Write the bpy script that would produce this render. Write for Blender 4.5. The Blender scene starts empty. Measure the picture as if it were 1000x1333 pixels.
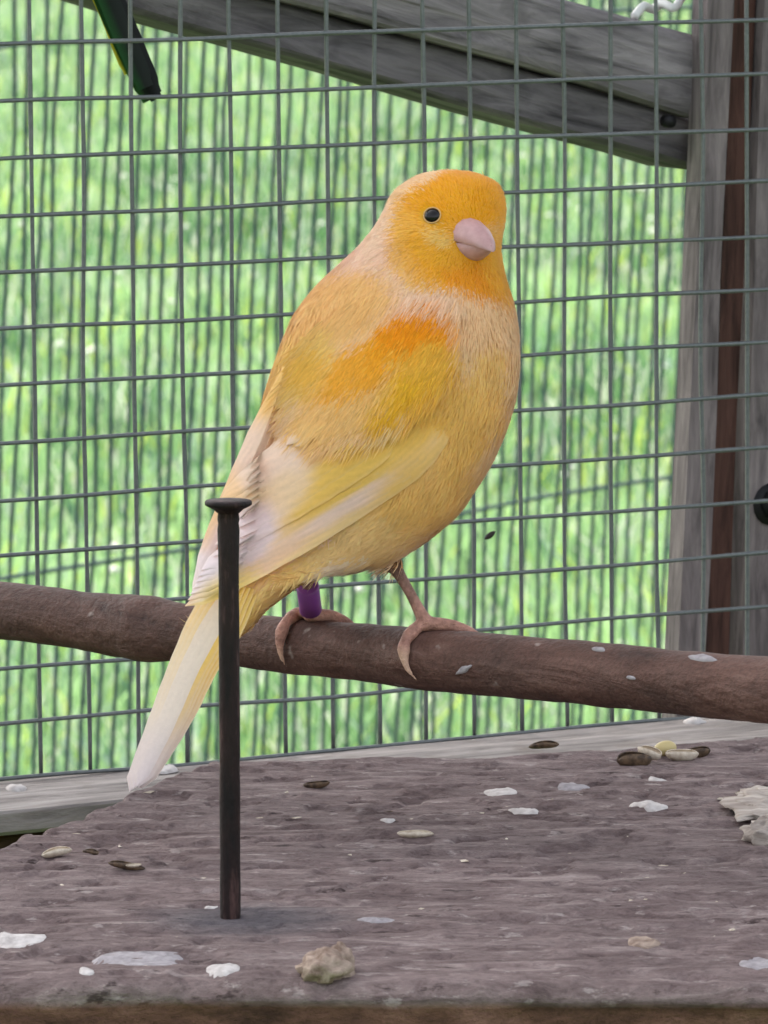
import bpy, bmesh, math, random
import numpy as np
from mathutils import Vector, Matrix
from mathutils.bvhtree import BVHTree

SC = bpy.context.scene
COL = SC.collection
rng = np.random.default_rng(11)
random.seed(11)

# ------------------------------------------------------------------ camera, sky, sun, exposure
FPX, PITCH, ROLL, CAMZ = 9044.0, 0.1183, -0.0023, 0.22704
FW = np.array([0, math.cos(PITCH), -math.sin(PITCH)])
_R = np.array([1.0, 0, 0]); _U = np.cross(_R, FW)
RT = math.cos(ROLL) * _R + math.sin(ROLL) * _U
UP = -math.sin(ROLL) * _R + math.cos(ROLL) * _U
CAM = np.array([0, 0, CAMZ])

cd = bpy.data.cameras.new('camera')
cam = bpy.data.objects.new('camera', cd); COL.objects.link(cam)
m = Matrix.Identity(4)
for k in range(3):
    m[k][0], m[k][1], m[k][2], m[k][3] = RT[k], UP[k], -FW[k], CAM[k]
cam.matrix_world = m
cd.sensor_fit = 'HORIZONTAL'; cd.sensor_width = 36.0; cd.lens = 36.0 * FPX / 1000.0
cd.clip_start = 0.02; cd.clip_end = 5000
cd.dof.use_dof = True; cd.dof.focus_distance = 1.385; cd.dof.aperture_fstop = cd.lens / 1.9
SC.camera = cam

SUN_EL, SUN_AZ = math.radians(45), math.radians(-40)     # azimuth from +Y (away from camera), minus = to the left
w = bpy.data.worlds.new('World'); SC.world = w; w.use_nodes = True
nt = w.node_tree
sky = nt.nodes.new('ShaderNodeTexSky'); sky.sky_type = 'NISHITA'; sky.sun_disc = False
sky.sun_elevation = SUN_EL; sky.sun_rotation = SUN_AZ
sky.air_density = 1.0; sky.dust_density = 4.0; sky.ozone_density = 0.6
nt.nodes['Background'].inputs['Strength'].default_value = 0.15
hs = nt.nodes.new('ShaderNodeHueSaturation'); hs.inputs['Saturation'].default_value = .35     # thin cloud cover: a whiter sky
nt.links.new(sky.outputs[0], hs.inputs['Color']); nt.links.new(hs.outputs[0], nt.nodes['Background'].inputs['Color'])
sl = bpy.data.lights.new('sun', 'SUN'); sl.energy = 1.8; sl.angle = math.radians(16); sl.color = (1.0, 0.95, 0.88)
so = bpy.data.objects.new('sun', sl); COL.objects.link(so)
sd = Vector((math.sin(SUN_AZ) * math.cos(SUN_EL), math.cos(SUN_AZ) * math.cos(SUN_EL), math.sin(SUN_EL)))
so.rotation_euler = sd.to_track_quat('Z', 'Y').to_euler(); so.location = (-2, 1, 3)
SC.view_settings.view_transform = 'Standard'; SC.view_settings.look = 'None'
SC.view_settings.gamma = 1.0; SC.view_settings.exposure = 1.68
SC.view_settings.use_curve_mapping = False

# ------------------------------------------------------------------ helpers
def P(px, py, d):
    """point at camera depth d seen at photo pixel (px, py)"""
    px = np.asarray(px, float); py = np.asarray(py, float); d = np.asarray(d, float)
    v = FW + RT * ((px - 500) / FPX)[..., None] + UP * ((666.5 - py) / FPX)[..., None]
    return CAM + v * d[..., None]
def pix(p):
    q = np.asarray(p) - CAM; d = q @ FW
    return 500 + FPX * (q @ RT) / d, 666.5 - FPX * (q @ UP) / d, d
def on_z(px, py, z=0.0):
    v = P(px, py, 1.0) - CAM
    return CAM + v * ((z - CAMZ) / v[2])

MO = np.array([-.0783, 1.5466, -.0787 + CAMZ]); MYAW = .5293; PITCHW = 0.0127
ME = np.array([math.cos(MYAW), math.sin(MYAW), 0]); MN = np.array([-math.sin(MYAW), math.cos(MYAW), 0])
LEAN = .0059
MG = -np.array([math.sin(LEAN) * ME[0], math.sin(LEAN) * ME[1], -math.cos(LEAN)])   # up along the mesh
def on_mesh(px, py, off=0.0):
    """point on the plane of the wire mesh (moved off metres away from the camera side)"""
    v = P(px, py, 1.0) - CAM
    return CAM + v * (((MO + MN * off - CAM) @ MN) / (v @ MN))

def _hash(i, j, k, s):
    h = (i * 374761393 + j * 668265263 + k * 2147483647 + s * 974711) & 0xffffffff
    h = ((h ^ (h >> 13)) * 1274126177) & 0xffffffff
    h = ((h ^ (h >> 16)) * 2246822519) & 0xffffffff
    return ((h ^ (h >> 15)) & 0xffffff) / float(0xffffff)
def vnoise(p, s=0):
    p = np.asarray(p, float); i = np.floor(p).astype(np.int64); f = p - i; f = f * f * (3 - 2 * f)
    r = 0
    for a in (0, 1):
        for b in (0, 1):
            for c in (0, 1):
                wgt = (f[..., 0] if a else 1 - f[..., 0]) * (f[..., 1] if b else 1 - f[..., 1]) * (f[..., 2] if c else 1 - f[..., 2])
                r = r + wgt * _hash(i[..., 0] + a, i[..., 1] + b, i[..., 2] + c, s)
    return r * 2 - 1
def fbm(p, o=4, s=0):
    r, a = 0, 0.5
    for k in range(o):
        r = r + a * vnoise(np.asarray(p) * 2 ** k, s + k); a *= .5
    return r
def lin(c):
    c = np.asarray(c, float) / 255.0
    return np.where(c <= .04045, c / 12.92, ((c + .055) / 1.055) ** 2.4)
def lin4(c): return tuple(lin(c)) + (1.0,)

def tag(o, label, cat, group=None):
    o['label'] = label; o['category'] = cat
    if group: o['group'] = group
    return o
def kind(o, k): o['kind'] = k; return o
def empty(name, loc):
    o = bpy.data.objects.new(name, None); COL.objects.link(o); o.location = loc
    o.empty_display_size = .01
    return o
def mesh(name, verts, faces, smooth=True):
    me = bpy.data.meshes.new(name)
    verts = np.asarray(verts, np.float32)
    if isinstance(faces, np.ndarray):
        n, k = faces.shape
        me.vertices.add(len(verts)); me.vertices.foreach_set('co', verts.ravel())
        me.loops.add(n * k); me.loops.foreach_set('vertex_index', faces.astype(np.int32).ravel())
        me.polygons.add(n); me.polygons.foreach_set('loop_start', np.arange(0, n * k, k, dtype=np.int32))
        me.update(calc_edges=True)
    else:
        me.from_pydata([tuple(map(float, v)) for v in verts], [], faces)
    me.validate(); me.update()
    me.polygons.foreach_set('use_smooth', [smooth] * len(me.polygons))
    return me
def org(o):
    p = np.zeros(3)
    while o is not None:
        p += np.array(o.location); o = o.parent
    return p
def add(name, verts, faces, mat, parent=None, at=None, smooth=True, colors=None):
    """mesh object from world-space verts; child of parent, or standing at 'at'"""
    base = org(parent) if parent else np.zeros(3)
    verts = np.asarray(verts, float)
    o_ = np.asarray(at if at is not None else (base if parent else verts.mean(0)), float)
    me = mesh(name, verts - o_, faces, smooth)
    if colors is not None: set_col(me, colors)
    ob = bpy.data.objects.new(name, me); COL.objects.link(ob)
    if mat: me.materials.append(mat)
    ob.parent = parent; ob.location = o_ - base
    return ob
def set_col(me, c):
    at = me.color_attributes.new('Col', 'FLOAT_COLOR', 'POINT')
    c = np.asarray(c, np.float32)
    if c.shape[1] == 3: c = np.concatenate([c, np.ones((len(c), 1), np.float32)], 1)
    at.data.foreach_set('color', c.ravel())
def tube(path, rad, n=10, cap=True, seed=None, amp=0.0, freq=300):
    """verts, faces of a tube along path with radius per point"""
    path = np.asarray(path, float); k = len(path); rad = np.broadcast_to(np.asarray(rad, float), (k,))
    t = np.gradient(path, axis=0); t /= np.linalg.norm(t, axis=1)[:, None]
    a = np.array([0, 0, 1.0]) if abs(t[0][2]) < .9 else np.array([1.0, 0, 0])
    V = []
    for i in range(k):
        u = a - t[i] * (a @ t[i]); u /= np.linalg.norm(u); a = u
        v = np.cross(t[i], u)
        for j in range(n):
            th = 2 * math.pi * j / n
            V.append(path[i] + rad[i] * (math.cos(th) * u + math.sin(th) * v))
    V = np.array(V)
    if amp:
        c = np.repeat(path, n, 0); r = V - c
        V = c + r * (1 + amp * fbm(V * freq, 3, seed or 0))[:, None]
    Fc = []
    for i in range(k - 1):
        for j in range(n):
            Fc.append((i * n + j, i * n + (j + 1) % n, (i + 1) * n + (j + 1) % n, (i + 1) * n + j))
    if cap:
        Fc.append(tuple(range(n - 1, -1, -1))); Fc.append(tuple(range((k - 1) * n, k * n)))
    return V, Fc
def spline(pts, n):
    """Catmull-Rom through the rows of pts, n samples"""
    pts = np.asarray(pts, float); k = len(pts)
    e = np.vstack([2 * pts[0] - pts[1], pts, 2 * pts[-1] - pts[-2]])
    out = []
    for s in np.linspace(0, k - 1 - 1e-9, n):
        i = int(s); f = s - i; p0, p1, p2, p3 = e[i], e[i + 1], e[i + 2], e[i + 3]
        out.append(.5 * (2 * p1 + (p2 - p0) * f + (2 * p0 - 5 * p1 + 4 * p2 - p3) * f ** 2 + (3 * p1 - p0 - 3 * p2 + p3) * f ** 3))
    return np.array(out)
def join(parts):
    V, Fc, o = [], [], 0
    for v, f in parts:
        V.append(v); Fc += [tuple(i + o for i in q) for q in f]; o += len(v)
    return np.vstack(V), Fc
def lathe(prof, c, n=24):
    """closed surface of revolution about z: prof = [(r, z)...] from bottom to top"""
    V, Fc = [], []
    for r, z in prof:
        for j in range(n):
            th = 2 * math.pi * j / n
            V.append((c[0] + r * math.cos(th), c[1] + r * math.sin(th), c[2] + z))
    k = len(prof)
    for i in range(k - 1):
        for j in range(n):
            Fc.append((i * n + j, i * n + (j + 1) % n, (i + 1) * n + (j + 1) % n, (i + 1) * n + j))
    Fc.append(tuple(range(n - 1, -1, -1))); Fc.append(tuple(range((k - 1) * n, k * n)))
    return np.array(V), Fc

# ------------------------------------------------------------------ materials
class N:
    def __init__(s, name):
        s.m = bpy.data.materials.new(name); s.m.use_nodes = True; s.t = s.m.node_tree
        s.b = s.t.nodes['Principled BSDF']; s.out = s.t.nodes['Material Output']
        s.tc = s.t.nodes.new('ShaderNodeTexCoord')
    def n(s, ty, **kw):
        q = s.t.nodes.new(ty)
        for k, v in kw.items(): setattr(q, k, v)
        return q
    def l(s, a, b): s.t.links.new(a, b)
    def mp(s, scale=(1, 1, 1), rot=(0, 0, 0), loc=(0, 0, 0), src=None):
        q = s.n('ShaderNodeMapping'); q.inputs['Scale'].default_value = scale; q.inputs['Rotation'].default_value = rot
        q.inputs['Location'].default_value = loc
        s.l(src or s.tc.outputs['Object'], q.inputs['Vector']); return q.outputs[0]
    def noise(s, vec, scale, detail=4, rough=.6, dist=0.0):
        q = s.n('ShaderNodeTexNoise'); q.inputs['Scale'].default_value = scale; q.inputs['Detail'].default_value = detail
        q.inputs['Roughness'].default_value = rough; q.inputs['Distortion'].default_value = dist
        s.l(vec, q.inputs['Vector']); return q.outputs['Fac']
    def ramp(s, fac, stops, interp='LINEAR'):
        q = s.n('ShaderNodeValToRGB'); cr = q.color_ramp; cr.interpolation = interp
        while len(cr.elements) < len(stops): cr.elements.new(.5)
        for e, (p, c) in zip(cr.elements, stops):
            e.position = p; e.color = lin4(c) if not np.isscalar(c) else (c, c, c, 1)
        s.l(fac, q.inputs['Fac']); return q.outputs['Color']
    def mix(s, fac, a, b, mode='MIX'):
        q = s.n('ShaderNodeMix', data_type='RGBA', blend_type=mode)
        for sock, v in ((q.inputs[0], fac), (q.inputs[6], a), (q.inputs[7], b)):
            if hasattr(v, 'is_linked') or hasattr(v, 'links'): s.l(v, sock)
            elif np.isscalar(v): sock.default_value = v
            else: sock.default_value = lin4(v)
        return q.outputs[2]
    def math(s, op, a, b=0.0):
        q = s.n('ShaderNodeMath', operation=op)
        for sock, v in ((q.inputs[0], a), (q.inputs[1], b)):
            if hasattr(v, 'links'): s.l(v, sock)
            else: sock.default_value = v
        return q.outputs[0]
    def bump(s, h, dist, strength=1.0):
        q = s.n('ShaderNodeBump'); q.inputs['Distance'].default_value = dist; q.inputs['Strength'].default_value = strength
        s.l(h, q.inputs['Height']); s.l(q.outputs[0], s.b.inputs['Normal']); return q
    def done(s, col=None, rough=.7, metal=0.0, spec=.4):
        if col is not None:
            if hasattr(col, 'links'): s.l(col, s.b.inputs['Base Color'])
            else: s.b.inputs['Base Color'].default_value = lin4(col)
        if hasattr(rough, 'links'): s.l(rough, s.b.inputs['Roughness'])
        else: s.b.inputs['Roughness'].default_value = rough
        s.b.inputs['Metallic'].default_value = metal
        s.b.inputs['Specular IOR Level'].default_value = spec
        return s.m

def wood(name, dark, midc, light, axis=0, grain=1.0, blotch=None, rough=.85, bump=.0006):
    """weathered timber with the grain along a local axis"""
    q = N(name); sc = [260 * grain] * 3; sc[axis] = 34 * grain
    g = q.noise(q.mp(tuple(sc)), 1.0, 6, .65, .6)
    sc2 = [60.0] * 3; sc2[axis] = 16
    b = q.noise(q.mp(tuple(sc2)), 1.0, 5, .6, .3)
    c = q.ramp(g, [(.28, dark), (.5, midc), (.74, light)])
    c = q.mix(q.ramp(b, [(.38, 0.0), (.66, .75)]), c, q.ramp(g, [(.3, np.array(dark) * .72), (.7, midc)]))
    if blotch is not None:
        f = q.noise(q.mp((55, 55, 55)), 1.0, 4, .6)
        c = q.mix(q.ramp(f, [(.56, 0.0), (.72, .8)]), c, blotch)
    q.bump(g, bump, .8)
    return q.done(c, rough, spec=.25)

WOOD_POST = wood('weathered_post_wood', (82, 75, 75), (130, 120, 119), (164, 153, 150), 2)
WOOD_BROWN = wood('brown_post_wood', (48, 32, 27), (84, 58, 50), (106, 76, 66), 2)
WOOD_BRACE = wood('weathered_brace_wood', (62, 59, 61), (134, 128, 129), (176, 169, 168), 0, .8, (84, 79, 80), bump=.0014)
WOOD_BRACE2 = wood('dark_brace_wood', (54, 51, 53), (112, 107, 109), (146, 140, 141), 0, .8, (66, 63, 65), bump=.0014)
WOOD_SILL = wood('grey_sill_wood', (92, 84, 79), (146, 138, 133), (180, 172, 166), 0, .7, (112, 101, 92), bump=.0012)
WOOD_BEAR = wood('dark_bearer_wood', (40, 28, 22), (74, 54, 42), (100, 76, 60), 0)

def wire_mat(name, c1, c2, metal=.55):
    q = N(name)
    n = q.noise(q.mp((900, 900, 900)), 1.0, 3)
    return q.done(q.mix(n, c1, c2), .48, metal, .4)
WIRE = wire_mat('galvanised_wire', (86, 92, 91), (128, 131, 131))
WIRE2 = wire_mat('old_fence_wire', (58, 74, 78), (84, 100, 104), .3)

def attr_mat(name, rough=.75, transl=.2, noise_amt=.12, nscale=1500, sheen=0.0, bumpd=0.0):
    q = N(name); a = q.n('ShaderNodeAttribute'); a.attribute_name = 'Col'
    n = q.noise(q.mp((nscale,) * 3), 1.0, 3)
    c = q.mix(noise_amt, a.outputs['Color'], q.ramp(n, [(.3, .35), (.7, 1.0)]), 'MULTIPLY')
    q.done(c, rough, spec=.2)
    if sheen:
        q.b.inputs['Sheen Weight'].default_value = sheen; q.b.inputs['Sheen Roughness'].default_value = .5
    if bumpd: q.bump(n, bumpd)
    if transl:
        t = q.n('ShaderNodeBsdfTranslucent'); q.l(c, t.inputs['Color'])
        mx = q.n('ShaderNodeMixShader'); mx.inputs[0].default_value = transl
        q.l(q.b.outputs[0], mx.inputs[1]); q.l(t.outputs[0], mx.inputs[2]); q.l(mx.outputs[0], q.out.inputs['Surface'])
    return q.m
PLUME = attr_mat('plumage', .85, .34, .06, 1800, .2)
SKIN = attr_mat('bird_skin', .5, 0, .4, 1700, 0, .0005)
FEATHER = attr_mat('flight_feather', .7, .25, .10, 1200, .1)
GRASSM = attr_mat('grass_blades', .5, .42, .10, 60)

# ------------------------------------------------------------------ ground and grass
GZ = -1.05
q = N('lawn_soil')
n1 = q.noise(q.mp((3, 3, 3)), 1.0, 5); n2 = q.noise(q.mp((60, 60, 60)), 1.0, 4)
n3 = q.noise(q.mp((.7, .7, .7)), 1.0, 6, .7)
c = q.mix(q.ramp(n1, [(.35, 0.0), (.65, 1.0)]), (62, 96, 54), (104, 136, 80)); c = q.mix(q.ramp(n2, [(.4, 0.0), (.65, .7)]), c, (78, 92, 62)); c = q.mix(q.ramp(n3, [(.42, 0.0), (.62, .6)]), c, (124, 146, 96))
q.bump(n2, .03)
g = add('lawn', [(-2000, -2000, GZ), (2000, -2000, GZ), (2000, 2000, GZ), (-2000, 2000, GZ)], [(0, 1, 2, 3)], q.done(c, .9, spec=.1), at=(0, 0, GZ))
kind(g, 'structure'); g['label'] = 'green lawn outside the aviary'; g['category'] = 'lawn'

def grass(n):
    y = 4.5 + (33 - 4.5) * rng.random(n) ** 1.25
    hw = y * .12 + 1.1
    x = (rng.random(n) * 2 - 1) * hw
    p = np.stack([x, y, np.full(n, GZ)], 1)
    clump = fbm(np.stack([x * 3.2, y * 1.6, 0 * x], 1), 3, 5)
    tone = fbm(np.stack([x * 2.2 + 40, y * .8, 0 * x], 1), 3, 9) + .6 * fbm(np.stack([x * 14, y * 6, 0 * x + 3], 1), 2, 19)
    h = (.045 + .05 * rng.random(n)) * (1 + 1.3 * np.clip(clump, -.4, 1))
    wd = .0016 + .0024 * rng.random(n); th = rng.random(n) * 2 * math.pi
    side = np.stack([np.cos(th), np.sin(th), 0 * th], 1)
    ld = rng.random(n) * 2 * math.pi; ln = h * (.15 + .55 * rng.random(n))
    lean = np.stack([np.cos(ld) * ln, np.sin(ld) * ln, 0 * ld], 1)
    up = np.array([0, 0, 1.0])
    a = p - side * wd[:, None]; b = p + side * wd[:, None]
    mid = p + up * (h * .6)[:, None] + lean * .35
    c_ = mid - side * (wd * .8)[:, None]; d_ = mid + side * (wd * .8)[:, None]
    t = p + up * h[:, None] + lean
    V = np.stack([a, b, d_, c_, t], 1).reshape(-1, 3)
    i = np.arange(n)[:, None] * 5
    Fq = np.concatenate([i + np.array([[0, 1, 2]]), i + np.array([[0, 2, 3]]), i + np.array([[3, 2, 4]])], 0)
    g1, g2, g3, g4 = lin((96, 140, 88)), lin((162, 198, 138)), lin((206, 212, 190)), lin((72, 104, 88))
    k = np.clip(.55 + 1.5 * tone + .25 * rng.standard_normal(n), 0, 1)[:, None]
    colr = g1 * (1 - k) + g2 * k
    dry = (rng.random(n) < .15 + .18 * np.clip(-tone, 0, 1)); colr[dry] = g3
    dk = rng.random(n) < .12; colr[dk] = g4
    lm = rng.random(n) < .05 + .3 * np.clip(fbm(np.stack([x * 5, y * 2, 0 * x + 8], 1), 2, 23), 0, 1); colr[lm] = lin((186, 208, 96))
    bl = rng.random(n) < .04 + .35 * np.clip(fbm(np.stack([x * 4, y * 1.6, 0 * x + 4], 1), 2, 29), 0, 1); colr[bl] = lin((150, 174, 158))
    return V, Fq, np.repeat(colr, 5, 0)
V, Fq, Cc = grass(430000)
go = add('grass', V, Fq, GRASSM, at=(0, 10, GZ), smooth=False, colors=Cc)
kind(go, 'stuff'); go['label'] = 'bright green grass blades of the lawn beyond the fence'; go['category'] = 'grass'

# tiny pale clover and daisy heads, too many and too far to count
q = N('pale_petals'); PETAL = q.done((226, 226, 214), .8, spec=.2)
parts = []
nf = 420
fy = 6 + 20 * rng.random(nf) ** 1.2; fx = (rng.random(nf) * 2 - 1) * (fy * .075 + .5)
ii = np.arange(nf)
keep = fbm(np.stack([fx * 1.5, fy * .6, 0 * fx], 1), 2, 77) > -.05
for x, y in zip(fx[keep], fy[keep]):
    r = random.uniform(.006, .012); z = GZ + random.uniform(.05, .11)
    parts.append((np.array([(x, y, z + r * .6), (x + r, y, z), (x, y + r, z), (x - r, y, z), (x, y - r, z), (x, y, z - r * .6)]),
                  [(0, 1, 2), (0, 2, 3), (0, 3, 4), (0, 4, 1), (5, 2, 1), (5, 3, 2), (5, 4, 3), (5, 1, 4)]))
V, Fc = join(parts)
fo = add('clover_heads', V, Fc, PETAL, at=(0, 10, GZ)); kind(fo, 'stuff')
fo['label'] = 'small pale clover heads dotted through the lawn'; fo['category'] = 'clover'
# one larger white bloom seen between post and canary
wf = on_z(831, 320, GZ); root = empty('white_flower', wf)
tag(root, 'white flower head on a stalk in the lawn, by the grey post', 'flower')
s_ = spline([wf, wf + [.005, 0, .06], wf + [0, 0, .12]], 6)
STEM = N('green_stem').done((80, 130, 60), .7)
add('stalk', *tube(s_, .002, 6), STEM, root)
for k in range(12):
    a = k * math.pi / 6; c0 = wf + [0, 0, .12]
    r0 = np.array([math.cos(a), math.sin(a), .5]); r1 = np.array([-math.sin(a), math.cos(a), 0])
    add('petal', [c0, c0 + r0 * .02 + r1 * .008, c0 + r0 * .036, c0 + r0 * .02 - r1 * .008], [(0, 1, 2, 3)], PETAL, root)

# ------------------------------------------------------------------ second wire fence, well behind
def wires(name, root, base, e, upv, nx, nz, px_, pz_, r, mat, wob, n=8, x0=0, z0=0, nn=MN, seg=26):
    """welded mesh: each wire a child; verticals from (x0..x0+nx), horizontals (z0..z0+nz)"""
    for i in range(x0, x0 + nx + 1):
        s = np.linspace(z0, z0 + nz, seg)[:, None] * pz_
        p = base + e * (i * px_) + upv * s
        k = np.stack([s[:, 0] * 22, 0 * s[:, 0] + i * 7.3, 0 * s[:, 0]], 1)
        p = p + e * (wob * vnoise(k, 3))[:, None] + nn * (wob * .7 * vnoise(k, 4))[:, None] + nn * r * .8
        add(name, *tube(p, r, n, True, i + 50, .22, 420), mat, root)
    for j in range(z0, z0 + nz + 1):
        s = np.linspace(x0, x0 + nx, int(seg * 1.6))[:, None] * px_
        p = base + upv * (j * pz_) + e * s
        k = np.stack([s[:, 0] * 26, 0 * s[:, 0] + j * 5.1, 0 * s[:, 0] + 9], 1)
        p = p + upv * (wob * vnoise(k, 5))[:, None] + nn * (wob * .7 * vnoise(k, 6))[:, None] - nn * r * .8
        add(name, *tube(p, r, n, True, j + 150, .22, 420), mat, root)
FY = math.radians(52); FE = np.array([math.cos(FY), math.sin(FY), 0]); FN = np.array([-math.sin(FY), math.cos(FY), 0])
fu = np.array([.045, 0, 1.0]); fu /= np.linalg.norm(fu)
FB = np.array([-.62, 3.05, GZ])
froot = empty('wire_fence', FB)
tag(froot, 'dense far wire fence of thin upright wires standing on the lawn', 'fence')
wires('wire', froot, FB, FE, fu, 150, 5, .0127, .274, .0012, WIRE2, .0040, 5, nn=FN, seg=14)
for i in (-1, 151):
    a = FB + FE * i * .0127; b = a + fu * 1.42
    add('fence_post', *tube(np.array([a, (a + b) / 2, b]), .022, 10), WOOD_POST, froot)
a = FB + fu * 1.385; add('top_rail', *tube(np.array([a - FE * .012, a + FE * .95, a + FE * 1.918]), .012, 10), WOOD_POST, froot)

# ------------------------------------------------------------------ boards helper
def board(name, length, width, thick, mat, parent, M, seg=(24, 6), amp=.0006, sd=0, bev=.002):
    """plank: local x length, y width, z thickness (top at z=0); uneven faces and eased edges"""
    nx, ny = seg; prof = []
    ys = np.linspace(-width / 2, width / 2, ny + 1)
    top = [(-width / 2, -bev), (-width / 2 + bev * .4, -bev * .3)] + [(y, 0) for y in ys[1:-1]] + [(width / 2 - bev * .4, -bev * .3), (width / 2, -bev)]
    bot = [(width / 2, -thick + bev), (width / 2 - bev, -thick)] + [(-width / 2 + bev, -thick), (-width / 2, -thick + bev)]
    prof = np.array(top + bot); n = len(prof); V = []
    for x in np.linspace(-length / 2, length / 2, nx + 1):
        for (y, z) in prof: V.append((x, y, z))
    V = np.array(V)
    nz = fbm(np.stack([V[:, 0] * 18, V[:, 1] * 130, V[:, 2] * 130], 1), 3, sd)
    nw = fbm(np.stack([V[:, 0] * 9, V[:, 1] * 0, np.sign(V[:, 1])], 1), 3, sd + 5)
    V[:, 2] += amp * 2 * nz; V[:, 1] += amp * 3 * nw
    Fc = []
    for i in range(nx):
        for j in range(n):
            Fc.append((i * n + j, (i + 1) * n + j, (i + 1) * n + (j + 1) % n, i * n + (j + 1) % n))
    Fc.append(tuple(range(n))); Fc.append(tuple(range((nx + 1) * n - 1, nx * n - 1, -1)))
    me = mesh(name, V, Fc, False); me.materials.append(mat)
    o = bpy.data.objects.new(name, me); COL.objects.link(o)
    if parent: o.parent = parent; M = Matrix.Translation(-Vector(org(parent))) @ M
    o.matrix_basis = M
    return o
def frame(o, x, z):
    """matrix with local x, local z (face normal) directions at origin o"""
    x = Vector(x).normalized(); z = Vector(z); z = (z - x * z.dot(x)).normalized(); y = z.cross(x)
    M_ = Matrix.Identity(4)
    for k in range(3): M_[k][0], M_[k][1], M_[k][2], M_[k][3] = x[k], y[k], z[k], o[k]
    return M_

# ------------------------------------------------------------------ aviary frame: sill, posts, brace, added overhead sun blocker
sill_c = on_mesh(500, 970, 0)
zs = -.017
sill0 = np.array([sill_c[0], sill_c[1], zs])
sr = empty('sill_rail', sill0 - [0, 0, .045])
tag(sr, 'pale grey timber sill along the foot of the front wire mesh', 'rail')
board('plank', 1.3, .037, .0060, WOOD_SILL, sr, frame(sill0 - MN * .0165, ME, (0, 0, 1)), (60, 8), .0005, 3, .001)
board('under_beam', 1.3, .026, .05, WOOD_BEAR, sr, frame(sill0 - MN * .012 - np.array([0, 0, .0058]), ME, (0, 0, 1)), (60, 4), .0005, 4)

def strip(name, parent, l0, l1, r0, r1, off, thick, mat, sd, zlo, zhi):
    """upright board on the mesh plane bounded by left line l0-l1 and right line r0-r1 (photo pixels, top then bottom)"""
    A, B, C_, D = on_mesh(*l0, off), on_mesh(*l1, off), on_mesh(*r0, off), on_mesh(*r1, off)
    t = (A + C_) / 2; b = (B + D) / 2; ax = (t - b) / (t - b)[2]
    width = ((C_ - A) @ ME + (D - B) @ ME) / 2
    lo = b + ax * (zlo - b[2]); hi = b + ax * (zhi - b[2]); mid = (lo + hi) / 2
    axn = (hi - lo); L = np.linalg.norm(axn)
    # local z is the length here so the post materials run upright
    nseg = 60; V = []; pr = [(-width / 2, -thick), (width / 2, -thick)]
    us = np.linspace(width / 2, -width / 2, 9)
    pts = [(width / 2, -thick), (width / 2, -.001)] + [(u, 0) for u in us] + [(-width / 2, -.001), (-width / 2, -thick)]
    for s in np.linspace(-L / 2, L / 2, nseg + 1):
        for u, v in pts: V.append((u, v, s))
    V = np.array(V); n = len(pts)
    V[:, 1] += .0012 * fbm(np.stack([V[:, 0] * 260, V[:, 1] * 0, V[:, 2] * 12], 1), 3, sd) * (V[:, 1] > -.002)
    V[:, 0] += .0011 * fbm(np.stack([np.sign(V[:, 0]) * 3, 0 * V[:, 0], V[:, 2] * 14], 1), 3, sd + 3)
    Fc = []
    for i in range(nseg):
        for j in range(n): Fc.append((i * n + j, i * n + (j + 1) % n, (i + 1) * n + (j + 1) % n, (i + 1) * n + j))
    Fc.append(tuple(range(n - 1, -1, -1))); Fc.append(tuple(range(nseg * n, nseg * n + n)))
    me = mesh(name, V, Fc, False); me.materials.append(mat)
    o = bpy.data.objects.new(name, me); COL.objects.link(o)
    zax = Vector(axn).normalized(); yax = Vector(-MN); yax = (yax - zax * yax.dot(zax)).normalized(); xax = yax.cross(zax)
    M_ = Matrix.Identity(4)
    for k in range(3): M_[k][0], M_[k][1], M_[k][2], M_[k][3] = xax[k], yax[k], zax[k], mid[k]
    o.parent = parent; o.matrix_basis = Matrix.Translation(-Vector(org(parent))) @ M_
    return o
POSTZ = .95
pb = on_mesh(930, 900, .03); post = empty('timber_post', (pb[0], pb[1], GZ))
tag(post, 'weathered grey and brown timber post behind the right side of the wire mesh', 'post')
strip('face_board', post, (924, 0), (884, 850), (955, 0), (918, 850), .0405, .0065, WOOD_POST, 1, GZ, POSTZ)
strip('side_board', post, (955, 0), (918, 850), (982, 0), (951, 850), .0425, .004, WOOD_BROWN, 2, GZ, POSTZ)
strip('backing_board', post, (972, 0), (943, 850), (1085, 0), (1062, 850), .0466, .014, WOOD_BROWN, 3, GZ, POSTZ)
strip('outer_board', post, (996, 0), (963, 850), (1085, 0), (1060, 850), .0400, .0068, WOOD_POST, 4, GZ, POSTZ)
# black bolt on the outer board
bc = on_mesh(1003, 656, .040)
IRONB = N('black_iron').done((26, 25, 27), .55, .3)
bolt = empty('bolt', bc); tag(bolt, 'black domed bolt head fixed on the timber post', 'bolt')
def disc_lathe(prof, c, ax, n=18):
    V, Fc = lathe(prof, (0, 0, 0), n); M_ = frame((0, 0, 0), np.cross(ax, (0, 0, 1)), ax).to_3x3()
    return V @ np.array(M_).T + c, Fc
add('washer', *disc_lathe([(.0001, -.002), (.0052, -.002), (.0052, .001), (.0001, .0012)], bc, -MN), IRONB, bolt)
add('dome', *disc_lathe([(.0038, .0008), (.0037, .002), (.0028, .0036), (.0012, .0044), (.0001, .0046)], bc, -MN, 6), IRONB, bolt)

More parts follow.
